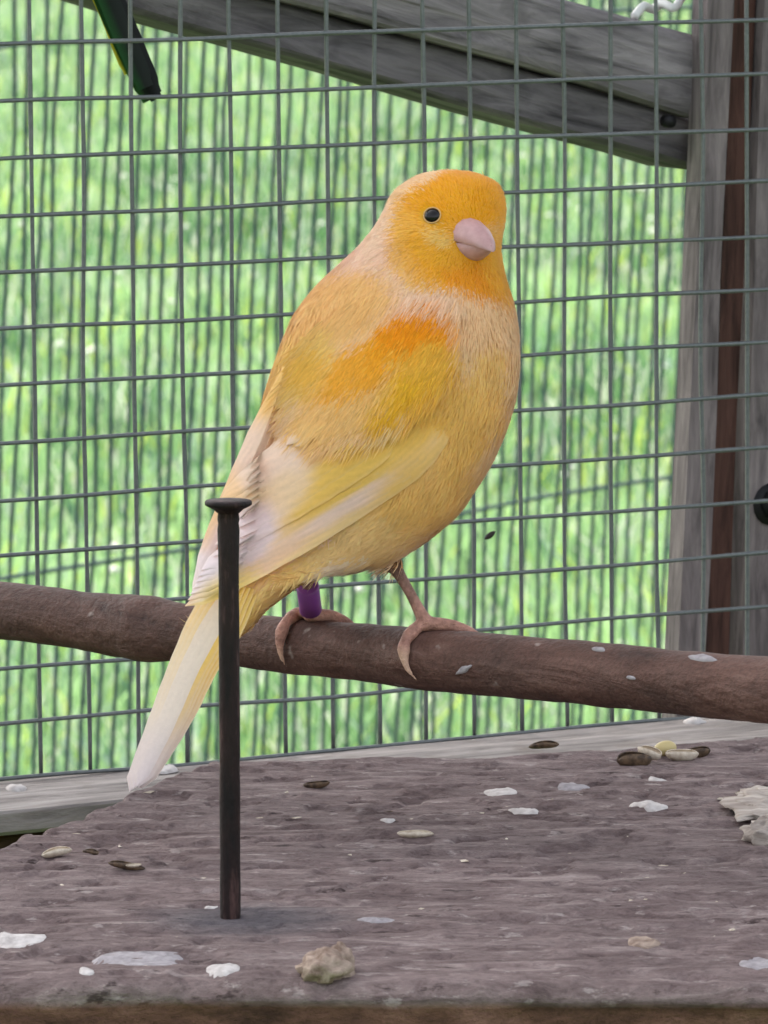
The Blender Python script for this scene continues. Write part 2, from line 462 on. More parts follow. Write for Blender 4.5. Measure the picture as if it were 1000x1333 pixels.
# diagonal brace of two planks
def diag(name, parent, up0, up1, lo0, lo1, off, thick, mat, sd, ext=(0, 0)):
    A, B, C_, D = on_mesh(*up0, off), on_mesh(*up1, off), on_mesh(*lo0, off), on_mesh(*lo1, off)
    l = (A + C_) / 2; r = (B + D) / 2; ax = (r - l) / np.linalg.norm(r - l)
    l = l - ax * ext[0]; r = r + ax * ext[1]
    up_ = np.cross(-MN, ax); width = abs(((A - C_) @ up_ + (B - D) @ up_) / 2)
    return board(name, np.linalg.norm(r - l), width, thick, mat, parent, frame((l + r) / 2, ax, -MN), (90, 8), .0008, sd)
bo = on_mesh(890, 130, .06); brace = empty('diagonal_brace', bo)
tag(brace, 'weathered grey diagonal timber brace running up from the post behind the mesh', 'brace')
diag('plank', brace, (190, -152), (890, 46), (190, -44), (890, 148), .046, .03, WOOD_BRACE, 21, (.26, .006))
diag('plank', brace, (190, -43), (890, 149), (190, 20), (890, 216), .052, .026, WOOD_BRACE2, 22, (.26, .006))
for (x, y) in ((872, 158),):
    c0 = on_mesh(x, y, .0456)
    add('nail_head', *disc_lathe([(.0001, -.002), (.0016, -.002), (.0016, .0006), (.0001, .0009)], c0, -MN, 10), IRONB, brace)
# white cord lying on the upper edge of the brace by the post
STRING = N('white_cord_fibre').done((226, 226, 222), .8)
cp = [on_mesh(x, y, o_) for x, y, o_ in ((826, 22, .050), (838, 8, .052), (850, 12, .056), (862, 4, .054), (876, 10, .05), (884, 3, .052), (890, -14, .058), (886, -60, .062))]
co = add('cord', *tube(spline(cp, 40), .0011, 8, amp=.2, seed=3, freq=900), STRING)
tag(co, 'short white cord tangled on the brace where it meets the post', 'cord')

# corner posts and unseen planks overhead, added to keep direct sun off the bird
for sx_, lab in ((-.86, 'square dark timber corner post at the unbraced end of the mesh wall'), (.62, 'square dark timber corner post beyond the timber post')):
    c0 = MO + ME * sx_ + MN * .036
    o = board('corner_post', POSTZ - GZ, .07, .07, WOOD_BEAR, None, frame((c0[0], c0[1], (POSTZ + GZ) / 2), (0, 0, 1), -MN), (20, 4), .0008, 31)
    tag(o, lab, 'post')
sun_blocker = empty('sun_blocker', (0, 1.75, POSTZ)); tag(sun_blocker, 'unseen dark planks added overhead to block the sun', 'sun_blocker')
for k in range(6):
    board('plank', 2.4, .1385, .018, WOOD_BEAR, sun_blocker, frame((-.12, 1.74 + k * .14, POSTZ + .019), (1, 0, 0), (0, 0, 1)), (6, 2), .0005, 40 + k)

# ------------------------------------------------------------------ front wire mesh
mb = MO - MG * 13 * PITCHW
mroot = empty('wire_mesh', mb)
tag(mroot, 'galvanised square welded wire mesh wall right behind the canary', 'wire mesh')
wires('wire', mroot, mb, ME, MG, 74, 36, PITCHW, PITCHW, .00050, WIRE, .00045, 8, x0=-42, z0=0, seg=70)
# dark husk caught on a wire
hc = on_mesh(638, 697, -.001)
HUSKD = N('dark_husk').done((40, 32, 26), .7)
hv, hf = tube(spline([hc - ME * .0014 - [0, 0, .0008], hc, hc + ME * .0014 + [0, 0, .0009]], 6), [.0001, .0005, .0007, .0007, .0005, .0001], 8)
hk = add('seed_husk', hv, hf, HUSKD); tag(hk, 'tiny black seed husk caught on the wire mesh below the breast', 'husk')

# ------------------------------------------------------------------ shelf board
q = N('shelf_wood')
def shelf_mat():
    g = q.noise(q.mp((48, 150, 120)), 1.0, 8, .72, .8)
    g2 = q.noise(q.mp((150, 330, 300)), 1.0, 6, .75, .4)
    b = q.noise(q.mp((20, 30, 30)), 1.0, 5, .62)
    c = q.ramp(g, [(.30, (80, 64, 63)), (.43, (122, 104, 102)), (.55, (146, 128, 125)), (.70, (182, 167, 162))])
    c = q.mix(q.ramp(b, [(.42, 0.0), (.62, .6)]), c, q.ramp(g2, [(.32, (82, 67, 66)), (.5, (122, 105, 103)), (.68, (154, 138, 134))]))
    f = q.noise(q.mp((110, 210, 200), loc=(3, 1, 0)), 1.0, 5, .68)
    c = q.mix(q.ramp(f, [(.60, 0.0), (.66, .75)]), c, (182, 169, 164))
    d = q.noise(q.mp((85, 190, 200), loc=(9, 4, 2)), 1.0, 5, .68)
    c = q.mix(q.ramp(d, [(.61, 0.0), (.67, .85)]), c, (66, 52, 51))
    # iron stain soaked into the wood round the nail
    ns = on_z(300, 1195); 
    st = q.n('ShaderNodeVectorMath', operation='DISTANCE')
    jit = q.noise(q.mp((60, 60, 60)), 1.0, 3)
    q.l(q.tc.outputs['Object'], st.inputs[0]); st.inputs[1].default_value = (ns[0] - SO[0] + .002, ns[1] - SO[1] - .002, 0)
    dd = q.math('ADD', st.outputs['Value'], q.math('MULTIPLY', jit, .016))
    c = q.mix(q.ramp(dd, [(.016, .75), (.030, 0.0)]), c, (92, 90, 96))
    # raw reddish wood on the sawn front face
    sep = q.n('ShaderNodeSeparateXYZ'); q.l(q.tc.outputs['Object'], sep.inputs[0])
    fr = q.ramp(q.math('MULTIPLY', q.math('ADD', sep.outputs['Z'], .0), -100), [(.30, 0.0), (.45, 1.0)])
    c = q.mix(fr, c, q.ramp(q.noise(q.mp((40, 200, 160)), 1.0, 5), [(.3, (62, 44, 38)), (.5, (118, 84, 72)), (.7, (150, 112, 98))]))
    g3 = q.noise(q.mp((520, 900, 700)), 1.0, 4, .75)
    c = q.mix(.55, c, q.ramp(g3, [(.36, .45), (.5, .85), (.62, 1.0)]), 'MULTIPLY')
    h = q.math('ADD', q.math('ADD', q.math('MULTIPLY', g, .6), q.math('MULTIPLY', g2, .5)), q.math('MULTIPLY', g3, .45))
    q.bump(h, .0022, 1.0)
    return q.done(c, .88, spec=.22)
SO = np.array([.1, 1.33, 0.0])
NX, NY = 520, 210
uu, vv = np.meshgrid(np.linspace(0, 1, NX + 1) ** 1.35, np.linspace(0, 1, NY + 1), indexing='ij')
def shelf_xy(u, v):
    xb = -.036 + u * (.45 + .036)                       # back edge x
    yb = np.where(xb < .0246, 1.465 + (xb + .036) / .0606 * .0096, 1.4746 + (xb - .0246) * .42)
    yb = np.minimum(yb, 1.56)
    xf = -.131 + u * (.45 + .131)
    yf = 1.207 - .0085 * (xf + .067) / .134 * .5
    x = xf + (xb - xf) * v; y = yf + (yb - yf) * v
    return x, y
sx, sy = shelf_xy(uu, vv)
pts3 = np.stack([sx, sy, 0 * sx], -1)
edge_n = fbm(np.stack([sx * 60, 0 * sx, 0 * sx], -1), 4, 61)
sy = sy + edge_n * .0022 * np.clip(1 - vv * 12, 0, 1) + fbm(np.stack([sx * 90, 0 * sx + 4, 0 * sx], -1), 3, 62) * .003 * np.clip((vv - .92) / .08, 0, 1)
sx = sx + fbm(np.stack([sy * 90, 0 * sx, 0 * sx + 7], -1), 3, 63) * .0035 * np.clip(1 - uu * 25, 0, 1)
sz = .0009 * fbm(pts3 * np.array([22, 260, 1]), 4, 64) + .0010 * fbm(pts3 * np.array([18, 30, 1]), 3, 65)
# long drying cracks along the grain
def crack(p0, p1, depth, wid, sd):
    global sz
    a, b = on_z(*p0), on_z(*p1)
    t = (sx - a[0]) / (b[0] - a[0]); yl = a[1] + (b[1] - a[1]) * t
    yl = yl + .0045 * fbm(np.stack([sx * 35, 0 * sx + sd, 0 * sx], -1), 3, sd)
    inn = np.clip(t * 8, 0, 1) * np.clip((1 - t) * 8, 0, 1)
    k = np.clip(.3 + 1.2 * vnoise(np.stack([sx * 60, 0 * sx, 0 * sx], -1), sd + 4), 0, 1)
    sz = sz - depth * inn * k * np.exp(-((sy - yl) / wid) ** 2)
crack((470, 1183), (1300, 1226), .0040, .0016, 71)
crack((-250, 1170), (260, 1178), .0032, .0014, 72)
crack((120, 1135), (460, 1128), .0026, .0012, 73)
crack((430, 1120), (800, 1138), .0022, .0012, 74)
crack((600, 1060), (900, 1075), .002, .0012, 75)
crack((40, 1240), (560, 1232), .0008, .0012, 76)
# small lifted chips
pit = fbm(pts3 * np.array([90, 150, 1]) + 5, 3, 81)
sz = sz - .0009 * np.clip((pit - .27) / .06, 0, 1) + .0005 * np.clip((-pit - .30) / .05, 0, 1)
ed = np.minimum(np.minimum(vv * .28, (1 - vv) * .28), uu ** (1 / 1.35) * .3)
sz = sz - .0030 * np.clip(1 - ed / .006, 0, 1) ** 2
TOP = np.stack([sx, sy, sz], -1).reshape(-1, 3)
idx = np.arange((NX + 1) * (NY + 1)).reshape(NX + 1, NY + 1)
Fq = np.stack([idx[:-1, :-1], idx[1:, :-1], idx[1:, 1:], idx[:-1, 1:]], -1).reshape(-1, 4)
ring = np.concatenate([idx[:, 0], idx[-1, 1:], idx[::-1, -1][1:], idx[0, ::-1][1:-1]])
SV = [TOP]; SF = [Fq]; last = ring; cnt = len(TOP)
ctr = TOP.mean(0)
for z_ in (-.0045, -.0085, -.0125, -.0168):
    rv = TOP[ring].copy(); nz_ = fbm(np.stack([rv[:, 0] * 120, rv[:, 1] * 120, rv[:, 2] * 0 + z_ * 400], 1), 3, 91)
    dirv = (ctr - rv); dirv[:, 2] = 0; dirv /= np.linalg.norm(dirv, axis=1)[:, None]
    rv[:, :2] += (dirv * (.0012 + .003 * nz_)[:, None])[:, :2]; rv[:, 2] = z_
    new = np.arange(cnt, cnt + len(ring)); cnt += len(ring)
    SV.append(rv); nl, nn_ = np.roll(last, -1), np.roll(new, -1)
    SF.append(np.stack([last, new, nn_, nl], 1)); last = new
allV = np.vstack(SV); allF = np.vstack(SF)
shelf = add('shelf_board', allV, allF, shelf_mat(), at=SO)
tag(shelf, 'rough weathered brown shelf board strewn with husks and droppings', 'board')
shelf_bvh = BVHTree.FromPolygons([tuple(v) for v in TOP], [tuple(f) for f in Fq.tolist()])
def shelf_pt(px, py):
    p = on_z(px, py); h = shelf_bvh.ray_cast(Vector((p[0], p[1], .05)), Vector((0, 0, -1)))
    return np.array(h[0]) if h[0] else p

# trestle that carries the shelf
tres = empty('shelf_trestle', (0, 1.33, GZ)); tag(tres, 'dark timber trestle carrying the shelf board', 'trestle')
for y in (1.24, 1.42):
    board('beam', 1.9, .05, .07, WOOD_BEAR, tres, frame((.0, y, -.0171), (1, 0, 0), (0, 0, 1)), (30, 4), .0005, 51)
    for x in (-.9, .9):
        board('leg', .9625, .045, .045, WOOD_BEAR, tres, frame((x, y - .0225, (GZ - .087) / 2), (0, 0, 1), (0, -1, 0)), (10, 2), .0005, 53)

# ------------------------------------------------------------------ nail
nb = shelf_pt(300, 1195); nd = (nb - CAM) @ FW
NH = (P(300, 655, nd)[2] - nb[2]) / 1.0
NH = NH + .0016
NR = 13.4 / FPX * nd
q = N('rusty_nail_iron')
n1 = q.noise(q.mp((300, 300, 60)), 1.0, 4); n2 = q.noise(q.mp((1200, 1200, 500)), 1.0, 3)
c = q.ramp(n1, [(.36, (20, 13, 14)), (.55, (40, 25, 24)), (.70, (96, 70, 66))])
q.bump(n2, .0003, .7); NAILM = q.done(c, .62, .35, .4)
nail = empty('nail', nb); tag(nail, 'long dark rusty nail standing upright in the shelf board', 'nail')
prof = [(NR * .25, -.012), (NR * .97, -.006)] + [(NR * (1 + .02 * math.sin(k * 2.1)), NH * k / 14) for k in range(13)]
prof += [(NR * 1.08, NH * .93), (NR, NH * .945), (NR * 1.08, NH * .955), (NR, NH * .97), (NR * 1.12, NH - .0022)]
add('shank', *lathe(prof, nb, 20), NAILM, nail)
HR = 30.5 / FPX * nd
add('head', *lathe([(NR * 1.1, NH - .0023), (NR * 1.5, NH - .0016), (HR * .92, NH - .00105), (HR, NH - .0008), (HR, NH - .0002), (HR * .95, NH), (HR * .3, NH + .0001), (.0001, NH + .00012)], nb, 28), NAILM, nail)

# ------------------------------------------------------------------ perch
BD = 1.39                                            # depth of the canary's middle
def perch_d(px): return BD - (px - 480) * .000143
kx = [(-480, 746, 36), (-200, 775, 37), (0, 794, 37.5), (100, 807, 38), (160, 815, 41), (195, 819, 43), (235, 822, 37), (300, 830, 35), (350, 838, 36),
      (440, 846, 37), (540, 857, 40), (640, 865, 41), (760, 876, 41.5), (860, 886, 42), (1000, 899, 43.5), (1200, 917, 44), (1480, 943, 45)]
kk = spline(kx, 150)
pax = np.array([P(a, b, perch_d(a)) for a, b, r in kk]); prad = np.array([r / FPX * perch_d(a) for a, b, r in kk])
pv, pf = tube(pax, prad, 40, True, 8, .07, 160)
# a wrinkled collar where the bark swells
q = N('perch_bark')
g = q.noise(q.mp((25, 40, 160), rot=(0, 0, .75)), 1.0, 6, .65, .4); g2 = q.noise(q.mp((420, 420, 420)), 1.0, 4, .6)
b = q.noise(q.mp((45, 45, 45)), 1.0, 4)
c = q.ramp(g, [(.3, (50, 32, 27)), (.47, (92, 64, 55)), (.62, (116, 86, 76)), (.78, (152, 128, 117))])
c = q.mix(q.ramp(b, [(.42, 0.0), (.66, .7)]), c, q.ramp(g2, [(.3, (56, 40, 36)), (.7, (96, 72, 64))]))
f = q.noise(q.mp((150, 150, 150), loc=(5, 0, 1)), 1.0, 3, .5)
c = q.mix(q.ramp(f, [(.69, 0.0), (.74, .7)]), c, (170, 156, 148))
g3 = q.noise(q.mp((1100, 1100, 1100)), 1.0, 3, .7)
c = q.mix(.5, c, q.ramp(g3, [(.36, .5), (.55, 1.0)]), 'MULTIPLY')
q.bump(q.math('ADD', q.math('ADD', g, q.math('MULTIPLY', g2, .5)), q.math('MULTIPLY', g3, .2)), .0014, 1.0)
perch = add('perch_branch', pv, pf, q.done(c, .66, spec=.3), at=pax[70])
tag(perch, 'round brown wooden perch branch the canary stands on', 'perch')
perch_bvh = BVHTree.FromPolygons([tuple(v) for v in pv], pf)
sp = pax[-4]; shp = shelf_bvh.ray_cast(Vector((sp[0], sp[1], .03)), Vector((0, 0, -1)))[0]
sup = board('perch_support', sp[2] + .004, .02, .016, WOOD_BEAR, None, frame((sp[0], sp[1] - .008, (sp[2] + .004) / 2 - .001), (0, 0, 1), (0, -1, 0)), (8, 3), .0004, 58)
tag(sup, 'short upright wooden block on the shelf carrying the end of the perch', 'block')
def perch_hit(px, py, lift=0.0):
    o = Vector(CAM); d = Vector(P(px, py, 1.0) - CAM).normalized()
    h = perch_bvh.ray_cast(o, d)
    if h[0] is None: h = perch_bvh.find_nearest(Vector(P(px, py, perch_d(px))))
    return np.array(h[0]) + np.array(h[1]) * lift

# ------------------------------------------------------------------ canary
def W(px, py, w_): return P(px, py, BD - np.asarray(w_, float))
MMPX = BD / FPX
# outline stations: left x,y  right x,y  depth radius (mm), extra offset toward the camera (mm)
ST = [(577, 223.5, 595, 223.3, 1.6, 0), (548, 229, 622, 228, 6.4, 0), (520, 246, 646, 240, 9.6, 0), (505, 268, 656, 262, 11.2, 0), (492, 292, 656, 290, 12.0, 0),
      (472, 317, 651, 322, 12.5, 0), (446, 343, 657, 358, 13.8, 0), (414, 374, 668, 396, 16.2, 0), (389, 408, 674, 438, 18.6, 0), (370, 448, 674, 484, 20.2, 0),
      (354, 492, 666, 530, 21.0, 0), (342, 536, 650, 575, 21.0, 0), (335, 578, 628, 618, 20.3, 0), (330, 618, 601, 659, 18.6, 0), (325, 658, 565, 693, 16.0, 0),
      (318, 696, 522, 722, 13.0, 0), (306, 730, 470, 740, 10.4, 0), (293, 760, 406, 752, 8.0, 0), (278, 786, 356, 784, 5.6, 0), (268, 806, 326, 812, 3.6, 0), (262, 822, 300, 830, 1.6, 0)]
ST = np.array(ST, float)
def wc(cx): return np.clip((520 - cx) * MMPX * .72, -.0085, .05)
sts = spline(ST, 90)
NR_ = 48; LV = []; ring_c = []
for (lx, ly, rx, ry, wr, off) in sts:
    cx, cy = (lx + rx) / 2, (ly + ry) / 2; wcen = wc(cx) + off / 1000
    ring_c.append(W(cx, cy, wcen))
    for j in range(NR_):
        a = 2 * math.pi * j / NR_; ca, sa = math.cos(a), math.sin(a)
        ca = math.copysign(abs(ca) ** .94, ca); sa = math.copysign(abs(sa) ** .94, sa)
        LV.append(W(cx + (rx - lx) / 2 * ca, cy + (ry - ly) / 2 * ca, wcen + wr / 1000 * sa))
LV = np.array(LV); ring_c = np.array(ring_c)
LF = []
for i in range(len(sts) - 1):
    for j in range(NR_): LF.append((i * NR_ + j, (i + 1) * NR_ + j, (i + 1) * NR_ + (j + 1) % NR_, i * NR_ + (j + 1) % NR_))
LF.append(tuple(range(NR_))); LF.append(tuple(range(len(LV) - 1, len(LV) - NR_ - 1, -1)))
loft_bvh = BVHTree.FromPolygons([tuple(v) for v in LV], LF)

# legs: tibia in the belly, slim tarsus, hind toe over the near side, three front toes over the far side
def top_of_perch(px):
    i = int(np.argmin(abs(kk[:, 0] - px))); return pax[i] + np.array([0, 0, prad[i]]), pax[i], prad[i], i
legs = []
pdir = pax[100] - pax[60]; pdir /= np.linalg.norm(pdir); pacr = np.cross(np.array([0, 0, 1.0]), pdir); pacr /= np.linalg.norm(pacr)   # points away from the camera
def leg(tib, ank, px_foot, hall, spread, extra):
    T, ax, r, i = top_of_perch(px_foot)
    foot = T + np.array([0, 0, .0012]) - pacr * .0012
    a = W(*tib[0]); b = W(*tib[1]); 
    parts = [tube(spline([a, b], 6), np.linspace(tib[2], .0019, 6), 12)]
    parts.append(tube(spline([b, b * .5 + foot * .5 + [0, 0, .0004], foot], 12), [.0017, .00135, .0012, .00115, .0011, .0011, .0011, .00115, .0012, .0013, .0015, .0016], 12))
    # hind toe along the near flank of the perch
    hp = [foot] + [perch_hit(x, y, l) for x, y, l in hall]
    hp = spline(hp, 16); rr = np.interp(np.linspace(0, 1, 16), [0, .15, .3, .42, .52, .62, .7, .85, 1], [.0017, .00115, .0015, .00105, .00145, .0011, .0008, .0005, .00015])
    parts.append(tube(hp, rr, 10))
    # front toes lie across the top and hook down the far side
    for k, (sp_, ln) in enumerate(spread):
        pts = [foot]
        for s in np.linspace(.25, 1, 7):
            al = s * ln / r                          # angle round the perch, away from the camera
            c0 = ax + pdir * (sp_ * s)
            pts.append(c0 + (pacr * math.sin(al) + np.array([0, 0, 1]) * math.cos(al)) * (r + .0011 * (1.25 - s * .6)))
        pp = spline(pts, 18); rr = np.interp(np.linspace(0, 1, 18), [0, .2, .4, .55, .7, .82, 1], [.0015, .0012, .00125, .0010, .0011, .0007, .00015])
        parts.append(tube(pp, rr, 10))
    return parts, b, foot
L1, ankR, footR = leg(((485, 690, .012), (514, 738, .010), .0042), None, 560,
    [(545, 824, .0012), (533, 838, .0013), (531, 853, .0012), (535, 869, .0010), (545, 883, .0006)],
    [(.0125, .0085), (.0065, .0105), (-.001, .0105)], 0)
L2, ankL, footL = leg(((412, 700, .006), (399, 752, .0035), .0038), None, 408,
    [(392, 803, .0012), (377, 815, .0013), (370, 833, .0012), (370, 851, .0010), (375, 867, .0006)],
    [(.0085, .0085), (.003, .0105), (-.004, .0100)], 0)
allp = [(LV, LF)] + L1 + L2
bv, bf = join(allp)
tmp = mesh('canary_body_raw', bv, bf); to = bpy.data.objects.new('raw', tmp); COL.objects.link(to)
rm = to.modifiers.new('r', 'REMESH'); rm.mode = 'VOXEL'; rm.voxel_size = .00042
smo = to.modifiers.new('s', 'SMOOTH'); smo.factor = .5; smo.iterations = 2
dg = bpy.context.evaluated_depsgraph_get(); ev = to.evaluated_get(dg)
bm_me = bpy.data.meshes.new_from_object(ev)
n = len(bm_me.vertices); bco = np.empty(n * 3, np.float32); bm_me.vertices.foreach_get('co', bco); bco = bco.reshape(-1, 3).astype(float)
npoly = len(bm_me.polygons)
lt = np.empty(npoly, np.int32); bm_me.polygons.foreach_get('loop_total', lt)
li = np.empty(len(bm_me.loops), np.int32); bm_me.loops.foreach_get('vertex_index', li)
bfaces = li.reshape(-1, 4) if (lt == 4).all() else [tuple(p.vertices) for p in bm_me.polygons]
bpy.data.objects.remove(to); 

# colour of the feathers, zone by zone (photo pixel centre, radii, tilt, colour, weight)
BASE = (240, 198, 150)
ZN = [((480, 335), (60, 45), -35, (236, 200, 178), .9), ((570, 388), (95, 20), 5, (238, 202, 170), .9), ((640, 420), (50, 50), 0, (242, 196, 146), .8),
      ((445, 395), (75, 42), -30, (246, 190, 116), .95), ((400, 470), (48, 48), -40, (246, 196, 106), .9), ((350, 520), (22, 60), 25, (248, 190, 106), .85),
      ((400, 476), (22, 22), 0, (244, 184, 64), .7), ((478, 472), (66, 28), -32, (240, 172, 50), .95), ((512, 446), (40, 28), -32, (240, 164, 30), .9), ((548, 430), (43, 36), -10, (238, 150, 14), 1.0), ((560, 478), (45, 36), -50, (232, 182, 58), .9),
      ((518, 512), (44, 24), -35, (236, 184, 40), .95), ((540, 555), (60, 26), -45, (224, 184, 70), .8), ((430, 545), (90, 26), -30, (236, 194, 118), .8),
      ((480, 572), (58, 13), -30, (240, 216, 170), .85), ((440, 622), (110, 34), -32, (232, 192, 88), .9), ((350, 600), (44, 60), -35, (238, 208, 188), .9),
      ((345, 660), (70, 26), -38, (236, 204, 160), .7), ((318, 700), (52, 34), -40, (226, 212, 214), .95), ((262, 752), (34, 60), -60, (230, 222, 226), 1.0),
      ((585, 575), (16, 50), 35, (230, 206, 190), .75), ((470, 648), (110, 9), -32, (226, 204, 190), .85), ((350, 730), (60, 10), -34, (216, 190, 160), .6),
      ((610, 540), (40, 60), 20, (240, 186, 80), .8), ((640, 500), (30, 60), 8, (244, 190, 98), .7), ((668, 470), (16, 80), 0, (244, 200, 156), .6),
      ((560, 630), (80, 50), -35, (240, 190, 96), .8), ((470, 700), (80, 34), -20, (240, 200, 130), .7), ((475, 738), (60, 14), 0, (234, 216, 196), .8),
      ((375, 760), (60, 26), -40, (244, 200, 122), .8), ((300, 790), (50, 40), -50, (244, 206, 110), .9),
      ((528, 275), (22, 30), 0, (244, 188, 100), .85), ((560, 300), (42, 50), 0, (246, 182, 66), .9), ((546, 340), (34, 20), 30, (244, 184, 90), .75),
      ((605, 262), (66, 40), 4, (250, 168, 16), 1.0), ((650, 262), (28, 30), 0, (250, 166, 10), 1.0), ((538, 238), (44, 15), -32, (242, 204, 158), .85), ((497, 296), (18, 40), 25, (238, 206, 178), .9),
      ((600, 340), (56, 34), 12, (246, 168, 26), 1.0), ((625, 355), (46, 24), 10, (240, 154, 16), 1.0), ((655, 340), (24, 44), 0, (246, 174, 40), .9),
      ((580, 318), (40, 26), 10, (246, 174, 36), .85), ((578, 308), (22, 9), 25, (250, 210, 130), .55)]
SAT = 1.0
def zone_col(px, py, jit=5.0, seed=0):
    px = np.asarray(px, float); py = np.asarray(py, float)
    k = np.stack([px * .035, py * .035, 0 * px + seed], -1)
    px = px + jit * 1.6 * vnoise(k, 31) + jit * rng.standard_normal(px.shape) * .8
    py = py + jit * 1.6 * vnoise(k, 32) + jit * rng.standard_normal(px.shape) * .8
    c = np.broadcast_to(lin(BASE), px.shape + (3,)).copy()
    for (cx, cy), (rx, ry), ang, col, wt in ZN:
        a = math.radians(ang); dx, dy = px - cx, py - cy
        u = dx * math.cos(a) + dy * math.sin(a); v = -dx * math.sin(a) + dy * math.cos(a)
        d = np.sqrt((u / rx) ** 2 + (v / ry) ** 2)
        f = wt * np.clip((1.35 - d) / .6, 0, 1); f = (f * f * (3 - 2 * f) if wt >= 1 else f * f * (3 - 2 * f))
        c = c * (1 - f[..., None]) + lin(col) * f[..., None]
    return np.clip(np.clip(c, 0, 1) ** .88 * np.array([1.16, 1.05, 1.0]), 0, .93)
from mathutils.kdtree import KDTree
bpx, bpy_, bdp = pix(bco)
dist = np.array([loft_bvh.find_nearest(Vector(v), .004)[3] or 9 for v in bco]) if n < 250000 else np.zeros(n)
inside_leg = dist > .0006
bcol = zone_col(bpx, bpy_, 3)
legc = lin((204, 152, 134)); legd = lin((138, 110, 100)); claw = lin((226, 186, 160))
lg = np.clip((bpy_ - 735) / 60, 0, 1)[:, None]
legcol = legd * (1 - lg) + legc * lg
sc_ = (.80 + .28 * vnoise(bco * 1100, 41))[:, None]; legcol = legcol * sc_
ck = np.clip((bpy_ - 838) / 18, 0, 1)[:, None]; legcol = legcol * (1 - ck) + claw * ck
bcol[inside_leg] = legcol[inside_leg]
feet_o = W(480, 830, .0)
canary = empty('canary', feet_o)
tag(canary, 'orange and yellow canary with cream breast standing on the brown perch', 'bird')
body = add('body', bco, bfaces, PLUME, canary, colors=bcol)
body.data.materials.append(SKIN)
fl = inside_leg[bfaces].any(1) if isinstance(bfaces, np.ndarray) else np.array([inside_leg[list(f_)].any() for f_ in bfaces])
body.data.polygons.foreach_set('material_index', fl.astype(np.int32)); body.data.update()
body_bvh = BVHTree.FromPolygons([tuple(v) for v in LV], LF)
def body_hit(px, py):
    h = body_bvh.ray_cast(Vector(CAM), Vector(P(px, py, 1.0) - CAM).normalized())
    return (np.array(h[0]), np.array(h[1])) if h[0] else (None, None)

# eye with its pale lid ring
ep, en = body_hit(563, 281)
en = en / np.linalg.norm(en)
if en @ (CAM - ep) < 0: en = -en
q = N('dark_eye'); EYEM = q.done((14, 8, 7), .22, spec=.35)
LIDM = N('eyelid').done((204, 160, 100), .7)
def sphere(c, r, ax, sq=1.0, n=20, m_=12):
    ax = np.asarray(ax, float); ref = (0, 0, 1) if abs(ax[2]) < .9 * np.linalg.norm(ax) else (0, 1, 0)
    M_ = np.array(frame((0, 0, 0), np.cross(ax, ref), ax).to_3x3())
    prof = [(r * math.sin(t), -r * sq * math.cos(t)) for t in np.linspace(.05, math.pi - .05, m_)]
    V, Fc = lathe(prof, (0, 0, 0), n); return V @ M_.T + c, Fc
def eye_at(c, nrm):
    e_ = add('eye', *sphere(c - nrm * .0001, .00168, nrm, .8), EYEM, canary)
    M_ = np.array(frame((0, 0, 0), np.cross(nrm, (0, 0, 1)), nrm).to_3x3())
    ring_ = np.array([M_ @ np.array([.00168 * math.cos(t), .00168 * math.sin(t), .0003]) + c for t in np.linspace(0, 2 * math.pi, 25)])
    add('eyelid', *tube(ring_, .00018, 8), LIDM, e_)
eye_at(ep, en)
# beak: upper and lower mandible
AZ, DN = math.radians(34), math.radians(10)
tow = -FW; rgt = RT
bax = tow * math.cos(AZ) * math.cos(DN) + rgt * math.sin(AZ) * math.cos(DN) - UP * math.sin(DN)
bup = UP - bax * (UP @ bax); bup /= np.linalg.norm(bup); bsd = np.cross(bax, bup)
bb, bn = body_hit(616, 314); bb = bb - bax * .0022
BEAKM = N('horn_beak'); 
n1 = BEAKM.noise(BEAKM.mp((500, 500, 500)), 1.0, 3)
BEAK = BEAKM.done(BEAKM.mix(n1, (164, 124, 124), (204, 164, 160)), .42, spec=.4)
BEAKM.b.inputs['Subsurface Weight'].default_value = .15; BEAKM.b.inputs['Subsurface Radius'].default_value = (.002, .001, .0008)
def mandible(upper):
    L_ = .0094 if upper else .0088; V = []; nr, na = 16, 16
    for i in range(nr):
        s = i / (nr - 1); k = (1 - s ** 1.7) ** .72 if s < 1 else 0
        hw = .0043 * max(k, .03); ht = (.0045 if upper else .0042) * max(k, .03)
        cen = bb + bax * (L_ * s) - bup * ((.0011 * s ** 2.2) if upper else (.0004 - .0008 * s))
        for j in range(na):
            a = 2 * math.pi * j / na; y, z = math.cos(a), math.sin(a)
            if upper: z = z if z > 0 else z * .12
            else: z = z if z < 0 else z * .12; 
            V.append(cen + bsd * (hw * (1 if upper else .93) * y) + bup * (ht * z) - (0 if upper else 1) * bup * .0003)
    V = np.array(V); Fc = []
    for i in range(nr - 1):
        for j in range(na): Fc.append((i * na + j, i * na + (j + 1) % na, (i + 1) * na + (j + 1) % na, (i + 1) * na + j))
    Fc.append(tuple(range(na - 1, -1, -1))); Fc.append(tuple(range((nr - 1) * na, nr * na)))
    return V, Fc
bk = add('beak', *mandible(True), BEAK, canary)
add('lower_mandible', *mandible(False), BEAK, bk)
for s in (-1,):
    no_ = bb + bax * .0030 + bup * .0030 + bsd * .0018 * s

